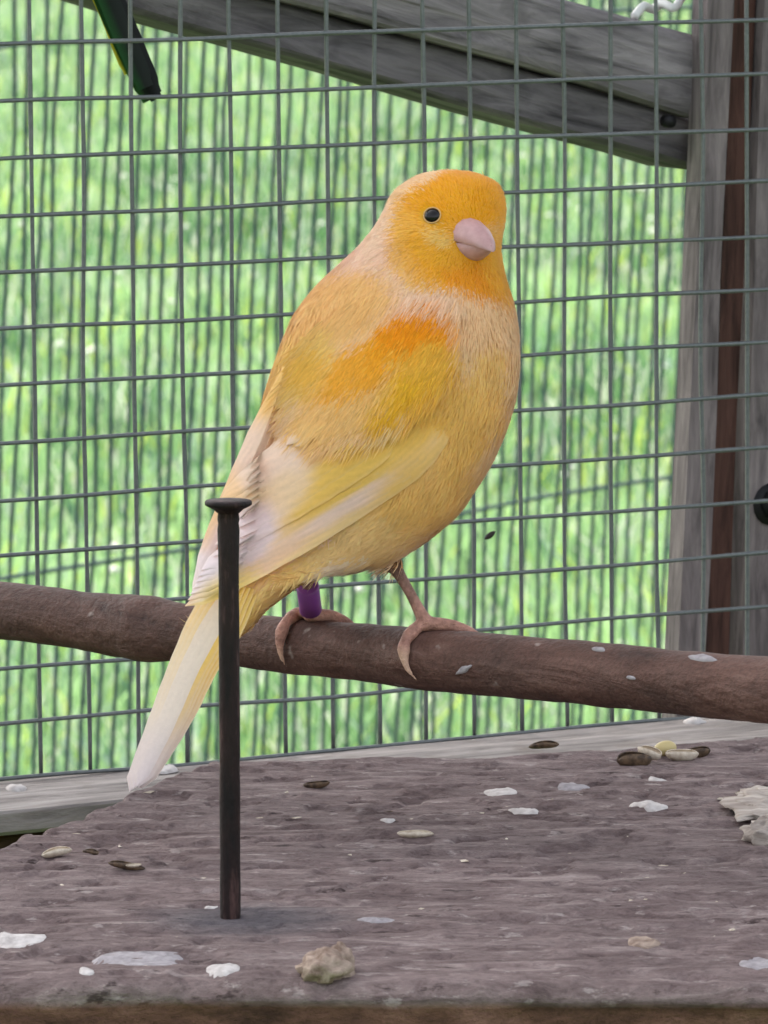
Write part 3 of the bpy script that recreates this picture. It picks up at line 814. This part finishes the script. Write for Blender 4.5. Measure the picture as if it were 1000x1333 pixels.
# plumage: many fine barbs lying along the flow of the feathers
def plumage(count):
    tri = []
    Fb = bfaces[~fl] if isinstance(bfaces, np.ndarray) else None
    a, b_, c_, d_ = (bco[Fb[:, k]] for k in range(4))
    nrm = np.cross(c_ - a, d_ - b_); ar = np.linalg.norm(nrm, axis=1); nrm /= ar[:, None] + 1e-12
    cen = (a + b_ + c_ + d_) / 4
    fpx, fpy, fd = pix(cen)
    wgt = ar * np.where(fpy < 400, 1.7, 1.0); wgt /= wgt.sum()
    sel = rng.choice(len(Fb), count, p=wgt)
    u, v = rng.random(count)[:, None], rng.random(count)[:, None]
    root = a[sel] * (1 - u) * (1 - v) + b_[sel] * u * (1 - v) + c_[sel] * u * v + d_[sel] * (1 - u) * v
    nn_ = nrm[sel]
    flip = np.einsum('ij,ij->i', nn_, root - ring_c[np.argmin(((root[:, None, :] - ring_c[None, ::6]) ** 2).sum(-1), 1) * 6]) < 0
    nn_[flip] *= -1
    # flow: away from the beak on the head, along the spine to the tail on the body
    fw = root - bb; fwd = np.linalg.norm(fw, axis=1); fw = fw / (fwd[:, None] + 1e-9)
    k = np.argmin(((root[:, None, :] - ring_c[None, ::3]) ** 2).sum(-1), 1) * 3
    tg = np.gradient(ring_c, axis=0); tg /= np.linalg.norm(tg, axis=1)[:, None]; sp_ = tg[k]
    hb = np.clip((fwd - .012) / .022, 0, 1)[:, None]
    fl_ = fw * (1 - hb) + sp_ * hb
    kn = root * 160
    jit_ = np.stack([vnoise(kn, 51), vnoise(kn, 52), vnoise(kn, 53)], 1) * .38 + rng.standard_normal((count, 3)) * .14
    fl_ = fl_ + jit_
    fl_ -= nn_ * np.einsum('ij,ij->i', fl_, nn_)[:, None]; fl_ /= np.linalg.norm(fl_, axis=1)[:, None]
    sd_ = np.cross(nn_, fl_)
    hd = np.clip((fwd - .006) / .03, 0, 1)
    ln = (.0015 + .0036 * hd) * (.6 + .7 * rng.random(count)); wd = (.00009 + .00010 * hd) * (.7 + .6 * rng.random(count))
    lift = (.00022 + .00035 * hd) * (.3 + 1.1 * rng.random(count)) + .0002 * hd * vnoise(root * 260, 55)
    mid = root + fl_ * (ln * .55)[:, None] + nn_ * (lift * .8)[:, None]
    tip = root + fl_ * ln[:, None] + nn_ * (lift * .85)[:, None] - nn_ * (.0006 * hd * rng.random(count))[:, None]
    base = root - nn_ * .0003
    Vp = np.stack([base - sd_ * wd[:, None], base + sd_ * wd[:, None], mid + sd_ * wd[:, None], mid - sd_ * wd[:, None], tip], 1)
    de = np.linalg.norm(root - ep, axis=1); ok = de > .00195
    bd = root - bb; al = bd @ bax; rad_ = np.linalg.norm(bd - al[:, None] * bax, axis=1); ok &= ~((rad_ < .0031) & (al > -.001))
    rpx, rpy, _ = pix(root); ok &= ~((rpy > 741) & (rpx > 415))
    Vp = Vp[ok]; cnt_ = len(Vp)
    rx, ry, _ = pix(root[ok])
    cl = zone_col(rx, ry, 5)
    tn = fbm(root[ok] * 300, 2, 57)
    cl = cl * (1.06 + .08 * tn + .05 * rng.standard_normal(cnt_))[:, None]
    tipc = cl * .85 + .15 * lin((250, 226, 190))
    Cv = np.stack([cl * .93, cl * .93, cl, cl, tipc], 1).reshape(-1, 3)
    nv = nn_[ok] + sd_[ok] * (rng.standard_normal(cnt_) * .08)[:, None] + fl_[ok] * (.12 + .2 * vnoise(root[ok] * 320, 58))[:, None]
    nv /= np.linalg.norm(nv, axis=1)[:, None]
    i = np.arange(cnt_)[:, None] * 5
    Fp = np.concatenate([i + np.array([[0, 2, 1]]), i + np.array([[0, 3, 2]]), i + np.array([[3, 4, 2]])], 0)
    ob = add('plumage', Vp.reshape(-1, 3), Fp, PLUME, body, colors=np.clip(Cv, 0, 1))
    ob.data.normals_split_custom_set_from_vertices(np.repeat(nv, 5, 0).tolist())
    kind(ob, 'stuff')
    return ob
plumage(170000)

# wing surface: a smooth sheet over the near flank
gx, gy = np.meshgrid(np.arange(340, 620, 14), np.arange(400, 720, 14)); smp = []
for x, y in zip(gx.ravel(), gy.ravel()):
    if y > 760 - (x - 300) * .62 or y < 330 + (600 - x) * .3: continue
    h, _ = body_hit(x, y)
    if h is not None: smp.append((x, y, BD - (h - CAM) @ FW, 1.0))
smp += [(240, 790, .0345, 12), (270, 750, .0345, 12), (300, 735, .0345, 8), (262, 700, .031, 6)]
smp = np.array(smp)
def basis(x, y): x = (x - 430) / 150; y = (y - 580) / 150; return np.stack([1 + 0 * x, x, y, x * x, x * y, y * y], -1)
A_ = basis(smp[:, 0], smp[:, 1]) * smp[:, 3:4]; wco = np.linalg.lstsq(A_, smp[:, 2] * smp[:, 3], rcond=None)[0]
def wing_w(x, y):
    w0 = float(basis(np.array(x), np.array(y)) @ wco); h, _ = body_hit(x, y)
    if h is not None: w0 = max(w0 * .55 + .45 * (BD - (h - CAM) @ FW), (BD - (h - CAM) @ FW) + .0008) if True else w0
    return w0
def blade(name, path, wpx, offs, parent, wfun, colfun, nseg=20, nac=6, tipr=.16, side=None, asym=.0, curl=.00018, sink=.0026):
    """one flight feather: curved vane along a pixel path, with a raised shaft"""
    c_ = spline(path, nseg); t = np.gradient(c_, axis=0); t /= np.linalg.norm(t, axis=1)[:, None]
    nr = np.stack([-t[:, 1], t[:, 0]], 1); V, C0 = [], []
    for i in range(nseg):
        s = i / (nseg - 1)
        k = min(1, (.35 + s * 2.2)) * (1 if s < 1 - tipr else math.sqrt(max(0.0, 1 - ((s - 1 + tipr) / tipr) ** 2)) * .97 + .03)
        for j in range(nac + 1):
            a = j / nac * 2 - 1 + asym * .0
            x, y = c_[i] + nr[i] * (a * wpx * .5 * k * (1 + .03 * math.sin(i * 2.3 + j)))
            wv = wfun(x, y) + offs * min(1, s * 3.5) - sink * (1 - min(1, s * 3.5)) ** 1.5 + .00035 * (1 - a * a) - curl * a
            V.append(W(x, y, wv)); C0.append(colfun(x, y, s, a))
    Fc = []
    n_ = nac + 1
    for i in range(nseg - 1):
        for j in range(nac): Fc.append((i * n_ + j, (i + 1) * n_ + j, (i + 1) * n_ + j + 1, i * n_ + j + 1))
    return add(name, np.array(V), Fc, FEATHER, parent, colors=np.clip(np.array(C0), 0, 1))
def wing_col(x, y, s, a):
    c_ = zone_col(np.array([x]), np.array([y]), 1.5)[0]
    e = abs(a) ** 5 * .16                               # paler fringe of each vane
    c_ = c_ * (1 - e) + lin((240, 222, 200)) * e
    return c_ * (1.0 + .05 * math.sin(s * 40 + a * 9))
wing = empty('wing', W(430, 580, .024)); wing.parent = canary; wing.location = W(430, 580, .024) - org(canary)
lerp = lambda a, b, t: tuple(np.array(a) * (1 - t) + np.array(b) * t)
prim = 7
for k in range(prim):                                  # primaries along the lower edge
    t = k / (prim - 1)
    p0 = lerp((598, 486), (556, 500), t); p1 = lerp((562, 588), (500, 586), t); p2 = lerp((440, 678), (398, 648), t); p3 = lerp((338, 738), (330, 700), t); p4 = lerp((241, 789), (262, 742), t)
    blade('primary_feather', [p0, p1, p2, p3, p4], 26, .0002 + .00013 * k, wing, wing_w, wing_col)
for k in range(6):                                     # secondaries
    t = k / 5
    p0 = lerp((545, 540), (455, 505), t); p1 = lerp((480, 596), (412, 548), t); p2 = lerp((405, 645), (366, 590), t); p3 = lerp((278, 724), (288, 650), t)
    blade('secondary_feather', [p0, p1, p2, p3], 34, .0013 + .00013 * k, wing, wing_w, wing_col, 24, 6, .4)
for k in range(9):                                     # greater coverts
    t = k / 8; e_ = random.uniform(-7, 7)
    p0 = lerp((572, 462), (455, 465), t); p1 = lerp((544, 512), (424, 520), t); p2 = lerp((498 + e_, 566 - e_), (372 + e_, 580 - e_), t)
    blade('covert_feather', [p0, p1, p2], 30, .0021 + .00006 * k, wing, wing_w, wing_col, 16, 6, .55)
# soft shoulder coverts over the roots of the wing feathers
def soft_coverts(n_):
    x = rng.uniform(350, 600, n_); y = rng.uniform(385, 640, n_)
    e = ((x - 485) / 122) ** 2 + ((y - 476 + (x - 490) * .34) / 98) ** 2
    ok = e < 1.1 - .8 * rng.random(n_); x, y, e = x[ok], y[ok], e[ok]; n_ = len(x)
    ang = np.radians(124 + rng.standard_normal(n_) * 9 - (x - 490) * .07); ln = rng.uniform(16, 40, n_); wd = rng.uniform(.7, 1.3, n_) * (1 - .45 * e)
    Vs, Nv = np.zeros((n_, 5, 3)), np.zeros((n_, 3)); rz = rng.uniform(-.0006, .0006, n_)
    for k in range(n_):
        dx, dy = math.cos(ang[k]), math.sin(ang[k]); X, Y, l, wk = x[k], y[k], ln[k], wd[k]
        up_ = .0009 + .0016 * min(1, max(0, (Y - 420) / 70)) * (1.15 - .5 * e[k])
        w0 = wing_w(X, Y) + up_; w1 = wing_w(X + dx * l, Y + dy * l) + up_ + .0004 + rz[k] * .6; wm = (w0 + w1) / 2 + .0003
        mx_, my_ = X + dx * l * .55, Y + dy * l * .55
        Vs[k] = [W(X - dy * wk, Y + dx * wk, w0), W(X + dy * wk, Y - dx * wk, w0), W(mx_ + dy * wk, my_ - dx * wk, wm), W(mx_ - dy * wk, my_ + dx * wk, wm), W(X + dx * l, Y + dy * l, w1)]
        h, nn_ = body_hit(X, Y)
        nn_ = nn_ if nn_ is not None else -FW
        if nn_ @ (CAM - Vs[k][0]) < 0: nn_ = -nn_
        Nv[k] = nn_
    Nv = Nv + rng.standard_normal(Nv.shape) * .10; Nv /= np.linalg.norm(Nv, axis=1)[:, None]
    i = np.arange(n_)[:, None] * 5
    Fp = np.concatenate([i + np.array([[0, 1, 2]]), i + np.array([[0, 2, 3]]), i + np.array([[3, 2, 4]])], 0)
    fn = np.cross(Vs[0][1] - Vs[0][0], Vs[0][2] - Vs[0][0])
    if fn @ (CAM - Vs[0][0]) < 0: Fp = Fp[:, ::-1].copy()
    c_ = zone_col(x, y, 6) * (1 + .07 * rng.standard_normal(n_))[:, None]
    o = add('lesser_coverts', Vs.reshape(-1, 3), Fp, PLUME, wing, colors=np.clip(np.repeat(c_, 5, 0), 0, 1)); kind(o, 'stuff')
    o.data.normals_split_custom_set_from_vertices(np.repeat(Nv, 5, 0).tolist())
soft_coverts(32000)
# far wing: only its folded edge shows along the back
fwing = empty('wing', W(330, 600, .01)); fwing.parent = canary; fwing.location = W(330, 600, .01) - org(canary)
for k in range(5):
    t = k / 4
    blade('primary_feather', [lerp((392, 468), (372, 478), t), lerp((352, 545), (340, 548), t), lerp((316, 625), (308, 622), t), lerp((285, 700), (280, 690), t), lerp((250, 778), (258, 752), t)],
          20, 0, fwing, lambda x, y, k=k: .0095 + (y - 480) * .00006 + .0006 * k + (x - 320) * .00006, wing_col)

# tail
tl = [(270, 752), (247, 800), (216, 880), (190, 955), (166, 1031)]; tr = [(345, 770), (314, 828), (281, 872), (249, 932), (186, 1026)]
tls, trs = spline(tl, 5), spline(tr, 5)
def tail_col_for(s_):
    def f(x, y, s, a):
        yel, wht, lav, org_ = lin((246, 212, 128)), lin((240, 226, 212)), lin((222, 206, 210)), lin((246, 206, 112))
        if s_ < .25: c_ = yel * (1 - min(1, s * 1.25)) + wht * min(1, s * 1.25)
        elif s_ < .62: c_ = wht * .75 + yel * .25 * (1 - s) + wht * .25 * s
        else: c_ = org_ * (1 - max(0, s - .45) * 1.4) + lav * max(0, s - .45) * 1.4
        e = max(0, s - .7) / .3; c_ = c_ * (1 - e * .7) + lav * e * .7
        e = abs(a) ** 4 * .3; return c_ * (1 - e) + wht * e
    return f
for k in range(10):
    s_ = k / 9
    path = [lerp(tls[i], trs[i], s_ * .74 + .13) for i in range(5)]
    if 0 < k < 9: path[4] = lerp(path[4], path[3], .05 * (1 - abs(s_ - .5) * 2) + .03 * (k % 2))
    blade('tail_feather', path, 20, 0, canary, lambda x, y, s_=s_, k=k: .0275 + (y - 780) * .00006 + .0016 * (1 - (2 * s_ - 1) ** 2) + .00012 * k, tail_col_for(s_), 22, 5, .07, sink=0)
# purple leg band
q = N('purple_band'); BAND = q.done((128, 66, 142), .4, spec=.5)
la, lb = ankL, footL; dv = (lb - la) / np.linalg.norm(lb - la)
bc0 = la + (lb - la) * .22; bc1 = la + (lb - la) * .86
pth = np.array([bc0, bc0 + (bc1 - bc0) * .02, bc0 + (bc1 - bc0) * .5, bc0 + (bc1 - bc0) * .98, bc1])
add('leg_band', *tube(pth, [.0019, .0023, .0023, .0023, .0019], 20), BAND, canary)

# ------------------------------------------------------------------ second bird outside the mesh: only its tail hangs into view
GREEN2 = attr_mat('dark_green_plumage', .5, .05, .2, 900)
def MW(px, py, off): return on_mesh(px, py, off)
g_st = spline([(104, -42, 138, -34, 4), (84, -80, 138, -70, 9), (62, -125, 132, -108, 13), (40, -170, 118, -150, 14), (28, -205, 98, -190, 12), (18, -232, 82, -225, 10), (14, -262, 74, -262, 9.5), (20, -292, 66, -296, 7), (36, -308, 54, -310, 2)], 36)
V = []; nr_ = 20
for lx, ly, rx, ry, wr in g_st:
    for j in range(nr_):
        a = 2 * math.pi * j / nr_
        V.append(MW((lx + rx) / 2 + (rx - lx) / 2 * math.cos(a), (ly + ry) / 2 + (ry - ly) / 2 * math.cos(a), .026 + wr / 1000 * .9 * math.sin(a)))
V = np.array(V); Fc = []
for i in range(len(g_st) - 1):
    for j in range(nr_): Fc.append((i * nr_ + j, (i + 1) * nr_ + j, (i + 1) * nr_ + (j + 1) % nr_, i * nr_ + (j + 1) % nr_))
Fc.append(tuple(range(nr_))); Fc.append(tuple(range(len(V) - 1, len(V) - nr_ - 1, -1)))
gb = empty('green_bird', MW(100, -60, .03)); tag(gb, 'dark green and black bird clinging outside the mesh, only its tail hanging down', 'bird')
gcol = np.broadcast_to(lin((40, 92, 44)), V.shape).copy(); gcol += .03 * rng.random((len(V), 1))
add('body', V, Fc, GREEN2, gb, colors=np.clip(gcol, 0, 1))
gt = MW(84, -262, .026); 
add('beak', *tube(spline([gt - ME * .003, gt + ME * .004, gt + ME * .009 - [0, 0, .003]], 8), np.linspace(.0035, .0003, 8), 10), BEAK, gb)
add('eye', *sphere(MW(56, -272, .0175), .0018, -MN), EYEM, gb)
for x in (78, 112):
    a = MW(x, -110, .032); b = MW(x + 4, -96, .044)
    add('leg', *tube(spline([a, (a + b) / 2 + [0, 0, .002], b], 6), .0012, 8), SKIN, gb)
    me_ = gb.children[-1].data; set_col(me_, np.broadcast_to(lin((120, 100, 90)), (len(me_.vertices), 3)))
def gblade(path, wpx, off, ca, cb):
    c_ = spline(path, 16); t = np.gradient(c_, axis=0); t /= np.linalg.norm(t, axis=1)[:, None]; nr = np.stack([-t[:, 1], t[:, 0]], 1)
    V, Cc_, Fc = [], [], []
    for i in range(16):
        s = i / 15; k = 1 if s < .93 else .75
        for j in range(5):
            a = j / 2 - 1; x, y = c_[i] + nr[i] * a * wpx / 2 * k
            V.append(MW(x, y, off - .0006 * (1 - a * a))); e = max(0, a) ** 1; Cc_.append(lin(ca) * (1 - e) + lin(cb) * e)
    for i in range(15):
        for j in range(4): Fc.append((i * 5 + j, (i + 1) * 5 + j, (i + 1) * 5 + j + 1, i * 5 + j + 1))
    add('tail_feather', np.array(V), Fc, GREEN2, gb, colors=np.array(Cc_))
gblade([(118, -40), (142, 20), (172, 85), (194, 131)], 22, .0270, (20, 26, 22), (44, 92, 40))
gblade([(124, -42), (152, 20), (180, 82), (204, 129)], 22, .0262, (16, 18, 20), (26, 40, 32))
gblade([(132, -40), (160, 18), (184, 76), (203, 122)], 22, .0255, (14, 16, 18), (18, 24, 22))
gblade([(126, -40), (150, 20), (172, 72), (190, 114)], 28, .0248, (22, 30, 26), (38, 84, 44))
gblade([(110, -36), (136, 20), (152, 62), (166, 96)], 12, .0275, (70, 120, 40), (214, 200, 50))

# ------------------------------------------------------------------ litter on the shelf
DROP = N('dried_dropping'); n1 = DROP.noise(DROP.mp((500, 500, 500)), 1.0, 4)
DROPM = DROP.done(DROP.ramp(n1, [(.3, (168, 160, 156)), (.6, (204, 198, 194))]), .85, spec=.2)
DG = N('grey_dropping'); n1 = DG.noise(DG.mp((500, 500, 500)), 1.0, 4)
DROPG = DG.done(DG.ramp(n1, [(.3, (132, 126, 128)), (.65, (166, 160, 162))]), .85, spec=.2)
HU = N('seed_husk_skin'); n1 = HU.noise(HU.mp((700, 700, 700)), 1.0, 3)
HUSK = HU.done(HU.ramp(n1, [(.3, (168, 150, 128)), (.65, (214, 202, 184))]), .55, spec=.35)
HB = N('brown_husk_skin'); n1 = HB.noise(HB.mp((700, 700, 700)), 1.0, 3)
HUSKB = HB.done(HB.ramp(n1, [(.35, (52, 40, 34)), (.65, (110, 90, 70))]), .6, spec=.3)
SE = N('yellow_seed'); SEED = SE.done((196, 178, 126), .5, spec=.4)
CL = N('dried_clod'); n1 = CL.noise(CL.mp((350, 350, 350)), 1.0, 4); CL.bump(n1, .0008)
CLOD = CL.done(CL.ramp(n1, [(.3, (112, 92, 80)), (.65, (168, 150, 136))]), .9, spec=.15)
FORE = .178
def splat(name, px, py, wpx, hpx, mat, label, cat, hgt=.0006, sd=0, grp=None, pt=None):
    """low irregular dried patch; wpx, hpx are its size in the photo (hpx is foreshortened)"""
    p = shelf_pt(px, py) if pt is None else pt; d = (p - CAM) @ FW
    a = wpx / 2 / FPX * d; b = hpx / 2 / FPX * d / FORE
    b = min(b, a * 1.6)
    n_, V, Fc = 22, [], []
    for i, (rr, zz) in enumerate(((1.04, -.35), (.96, .3), (.75, .75), (.4, 1.0))):
        for j in range(n_):
            t = 2 * math.pi * j / n_
            k = rr * (1 + .34 * float(vnoise(np.array([math.cos(t) * 1.4 + sd, math.sin(t) * 1.4, sd * 3.1]), sd)))
            x, y = p[0] + a * k * math.cos(t), p[1] + b * k * math.sin(t)
            z0 = p[2]
            if pt is None:
                h = shelf_bvh.ray_cast(Vector((x, y, .05)), Vector((0, 0, -1)))
                if h[0]: z0 = h[0][2]
            zz_ = zz * hgt * (1 + .5 * float(vnoise(np.array([x * 900, y * 500, sd]), 3)))
            V.append((x, y, z0 + (zz_ if zz > 0 else zz * .0008)))
    for i in range(3):
        for j in range(n_): Fc.append((i * n_ + j, i * n_ + (j + 1) % n_, (i + 1) * n_ + (j + 1) % n_, (i + 1) * n_ + j))
    Fc.append(tuple(range(3 * n_, 4 * n_)))
    o = add(name, np.array(V), Fc, mat, at=p); tag(o, label, cat, grp); return o
splat('dropping', 178, 1248, 112, 22, DROPG, 'large oval grey dropping flattened on the shelf in front of the nail', 'dropping', .0005, 1)
splat('dropping', 24, 1223, 66, 14, DROPM, 'long white dropping on the shelf beside the large oval grey one', 'dropping', .0005, 2)
splat('dropping', 292, 1266, 40, 11, DROPM, 'small white dropping between the oval grey dropping and the brown clod', 'dropping', .0006, 3)
splat('dropping', 112, 1271, 22, 7, DROPM, 'tiny white dropping near the front edge under the oval grey one', 'dropping', .0005, 4)
splat('dropping', 683, 1056, 37, 14, DROPM, 'round bright white dropping on the open middle of the shelf', 'dropping', .0007, 5)
splat('dropping', 652, 1032, 40, 10, DROPM, 'thin pale dropping just behind the round bright white one', 'dropping', .0006, 6)
splat('dropping', 846, 1048, 52, 11, DROPM, 'slender whitish dropping in front of the little seed pile', 'dropping', .0008, 7)
splat('dropping', 856, 1016, 26, 8, DROPM, 'small whitish dropping right below the seed pile', 'dropping', .0006, 8)
splat('dropping', 505, 1070, 20, 6, DROPM, 'tiny white speck of dropping behind the flaky white husk', 'dropping', .0006, 9)
splat('dropping', 836, 1229, 42, 18, CLOD, 'tan crusty patch on the shelf near its front crack', 'patch', .0005, 10)
splat('dropping', 985, 1255, 50, 12, DROPG, 'pale grey smear on the shelf front beyond the tan patch', 'dropping', .0004, 11)
splat('dropping', 745, 1026, 40, 6, DROPG, 'faint grey streak between pale droppings behind the shelf middle', 'dropping', .0005, 12)
splat('dropping', 490, 1201, 50, 7, DROPG, 'thin grey streak of dropping beside the nail stain', 'dropping', .0004, 13)
splat('dropping', 275, 1181, 22, 5, DROPM, 'small white dropping touching the foot of the nail', 'dropping', .0006, 14)

def curl(name, px, py, wpx, label, cat, mat, ang=0.0, openn=.55, hgt=1.0, sd=0, pt=None, grp=None):
    """half of a split seed husk: a little open boat shell with thickness"""
    p = shelf_pt(px, py) if pt is None else pt; d = (p - CAM) @ FW; L_ = wpx / FPX * d; n_, m_ = 14, 9
    outer, inner = [], []
    for i in range(n_):
        s = i / (n_ - 1) * 2 - 1; r = L_ * .27 * math.sqrt(max(.02, 1 - abs(s) ** 2.2))
        for j in range(m_):
            t = math.pi * (j / (m_ - 1)) * (1 + openn * .3) - math.pi * openn * .15
            for lst, k in ((outer, 1.0), (inner, .84)):
                x = s * L_ / 2 * (1 if k == 1 else .95); y = -math.cos(t) * r * k; z = -math.sin(t) * r * k * hgt
                lst.append((x, y, z + r * hgt * .25 + L_ * .12 + L_ * .03 * math.sin(s * 2 + sd)))
    V = np.array(outer + inner); o2 = n_ * m_; Fc = []
    for i in range(n_ - 1):
        for j in range(m_ - 1):
            q0 = i * m_ + j; Fc.append((q0, q0 + 1, q0 + m_ + 1, q0 + m_)); Fc.append((o2 + q0, o2 + q0 + m_, o2 + q0 + m_ + 1, o2 + q0 + 1))
        for e in (0, m_ - 1):
            q0 = i * m_ + e; Fc.append((q0, q0 + m_, o2 + q0 + m_, o2 + q0))
    tilt = .25 * math.sin(sd * 1.7)
    V[:, 2] += V[:, 0] * tilt * .5
    c_, s_ = math.cos(ang), math.sin(ang); V = np.stack([V[:, 0] * c_ - V[:, 1] * s_, V[:, 0] * s_ + V[:, 1] * c_, V[:, 2]], 1)
    V[:, 2] -= V[:, 2].min() + .0004
    o = add(name, V + p, Fc, mat, at=p); tag(o, label, cat, grp); return o
curl('seed_husk', 74, 1114, 40, 'pale open seed husk lying near the cut edge of the shelf', 'husk', HUSK, .15, .6, .8, 1)
curl('seed_husk', 118, 1108, 24, 'small brown husk next to the pale open husk', 'husk', HUSKB, -.5, .6, .8, 2)
curl('seed_husk', 165, 1132, 48, 'flat dark brown husk between the pale open husk and the nail', 'husk', HUSKB, .1, .4, .6, 3)
curl('seed_husk', 176, 1131, 22, 'white husk chip lying on the flat dark brown husk', 'husk', HUSK, .4, .4, .6, 4, pt=shelf_pt(174, 1134) + [0, 0, .0012])
curl('seed_husk', 412, 1026, 36, 'dark husk with tan rim just beyond the nail, below the perch', 'husk', HUSKB, -.3, .6, .8, 5)
curl('seed_husk', 541, 1092, 48, 'flaky white husk lying on its own at the middle of the shelf', 'husk', HUSK, .1, .3, .6, 6)
curl('seed_husk', 508, 1052, 24, 'small dark brown husk behind the flaky white one', 'husk', HUSKB, .3, .4, .6, 7)
curl('seed_husk', 708, 973, 40, 'brown and white husk on the back edge of the shelf', 'husk', HUSKB, -.2, .5, .7, 8)
curl('seed_husk', 826, 995, 48, 'dark curled husk at the near end of the seed pile', 'husk', HUSKB, .3, .7, 1.2, 9)
curl('seed_husk', 843, 993, 36, 'silvery grey husk leaning on the dark curled one in the seed pile', 'husk', HUSK, -.6, .7, 1.2, 10, pt=shelf_pt(846, 990) + [0, 0, .001])
curl('seed_husk', 888, 986, 44, 'yellowish half shell at the far end of the seed pile', 'husk', HUSK, .1, .6, 1.0, 11)
curl('seed_husk', 905, 980, 40, 'dark shell behind the yellowish half shell in the seed pile', 'husk', HUSKB, -.2, .7, 1.2, 12)
sp0 = shelf_pt(866, 982)
so_ = add('seed', *sphere(sp0 + [0, 0, .0014], .0017, np.array([1, .3, .15]), 1.5), SEED, at=sp0); tag(so_, 'smooth pale yellow seed in the middle of the seed pile', 'seed')
# rough lumps: clod near the front, flaked pale bark at the right
def lump(name, px, py, size, label, cat, mat, sd, flat=.6, fq=1.6, am=.45):
    p = shelf_pt(px, py); V, Fc = sphere(np.zeros(3), 1.0, np.array([0, 0, 1.0]), 1.0, 30, 18)
    k = 1 + am * fbm(V * fq + sd, 3, sd); V = V * k[:, None] * np.array(size) ; V[:, 2] = np.where(V[:, 2] < -size[2] * flat, -size[2] * flat, V[:, 2])
    V[:, 2] -= V[:, 2].min() + .0006
    o = add(name, V + p, Fc, mat, at=p)
    tag(o, label, cat); return o
lump('clod', 424, 1272, (.0046, .0055, .0030), 'rough brown clod sitting near the front edge of the shelf', 'clod', CLOD, 3, .6, 2.2, .55)
lump('clod', 442, 1264, (.0026, .0030, .0032), 'smaller tan crumb resting against the rough brown clod', 'clod', CLOD, 8, .6, 2.2, .5)
BK = N('pale_flaked_wood'); n1 = BK.noise(BK.mp((60, 300, 300)), 1.0, 5); BK.bump(n1, .001)
PALE = BK.done(BK.ramp(n1, [(.3, (132, 120, 112)), (.65, (190, 180, 170))]), .9, spec=.15)
lump('wood_flake', 1000, 1050, (.0080, .020, .0014), 'broad pale flake of torn wood lying at the side of the shelf', 'wood flake', PALE, 5, .4, 2.8, .9)
lump('wood_flake', 1004, 1092, (.0055, .009, .0032), 'thick pale splinter leaning against the broad pale wood flake', 'wood flake', PALE, 6, .4, 2.8, .9)
# fluff at the cut corner and specks on the sill
zsill = on_z(205, 1004, -.003)
lump('down_tuft', 292, 992, (.0012, .002, .0008), 'tiny tuft of white down caught at the cut corner of the shelf', 'down', HUSK, 9)
def speck(px, py, wpx, hpx, sd, label):
    p = on_z(px, py, zs); splat('dropping', px, py, wpx, hpx, DROPM, label, 'dropping', .0008, sd, pt=p + [0, 0, .0002])
speck(22, 1027, 26, 9, 21, 'white dropping on the grey sill near its outer end')
speck(212, 1003, 38, 12, 22, 'white lumpy dropping on the grey sill beside the tail tip')
speck(905, 941, 30, 5, 23, 'white dropping on the grey sill below the perch by the post')
# flaky marks on the perch
def perch_mark(px, py, wpx, hpx, sd, label, ang=0.0):
    V = []; n_ = 16
    for rr, l in ((1.0, -.0002), (.8, .0003), (.4, .0005)):
        for j in range(n_):
            t = 2 * math.pi * j / n_; k = rr * (1 + .4 * float(vnoise(np.array([math.cos(t) * 1.5, math.sin(t) * 1.5, sd * 2.3]), sd)))
            dx, dy = wpx / 2 * k * math.cos(t), hpx / 2 * k * math.sin(t)
            V.append(perch_hit(px + dx * math.cos(ang) - dy * math.sin(ang), py + dx * math.sin(ang) + dy * math.cos(ang), l))
    Fc = []
    for i in range(2):
        for j in range(n_): Fc.append((i * n_ + j, i * n_ + (j + 1) % n_, (i + 1) * n_ + (j + 1) % n_, (i + 1) * n_ + j))
    Fc.append(tuple(range(2 * n_, 3 * n_)))
    o = add('dropping', np.array(V), Fc, DROPG); tag(o, label, 'dropping')
perch_mark(604, 872, 26, 9, 31, 'pale scuffed dropping stuck on the perch beside the foot', -.5)
perch_mark(822, 882, 12, 6, 32, 'tiny white fleck stuck on the perch before the post', .2)
perch_mark(915, 857, 40, 8, 33, 'broad pale smear on top of the perch before the post', .12)
perch_mark(780, 846, 16, 5, 34, 'small pale smear on top of the perch between foot and post', .1)
# crumbs too small to count
parts = []
for k in range(170):
    u, v = random.random() ** 1.2, random.random()
    x, y = shelf_xy(np.array(u * .75 + .01), np.array(v * .97 + .015)); x, y = float(x), float(y)
    h = shelf_bvh.ray_cast(Vector((x, y, .05)), Vector((0, 0, -1)))
    if h[0] is None: continue
    r = random.uniform(.0002, .0010) * random.random() ** .7; z = h[0][2]; a = random.random() * 6.28
    dx, dy = math.cos(a) * r * 1.8, math.sin(a) * r * 1.8; ex, ey = -math.sin(a) * r, math.cos(a) * r
    parts.append((np.array([(x - dx, y - dy, z + r * .1), (x + ex, y + ey, z - .0001), (x + dx, y + dy, z + r * .2), (x - ex, y - ey, z - .0001), (x + dx * .3, y, z + r * .4)]),
                  [(0, 3, 4), (3, 2, 4), (2, 1, 4), (1, 0, 4)]))
V, Fc = join(parts)
cr = add('crumbs', V, Fc, HUSK, at=SO, smooth=False); kind(cr, 'stuff'); cr['label'] = 'fine seed crumbs scattered over the shelf'; cr['category'] = 'crumbs'
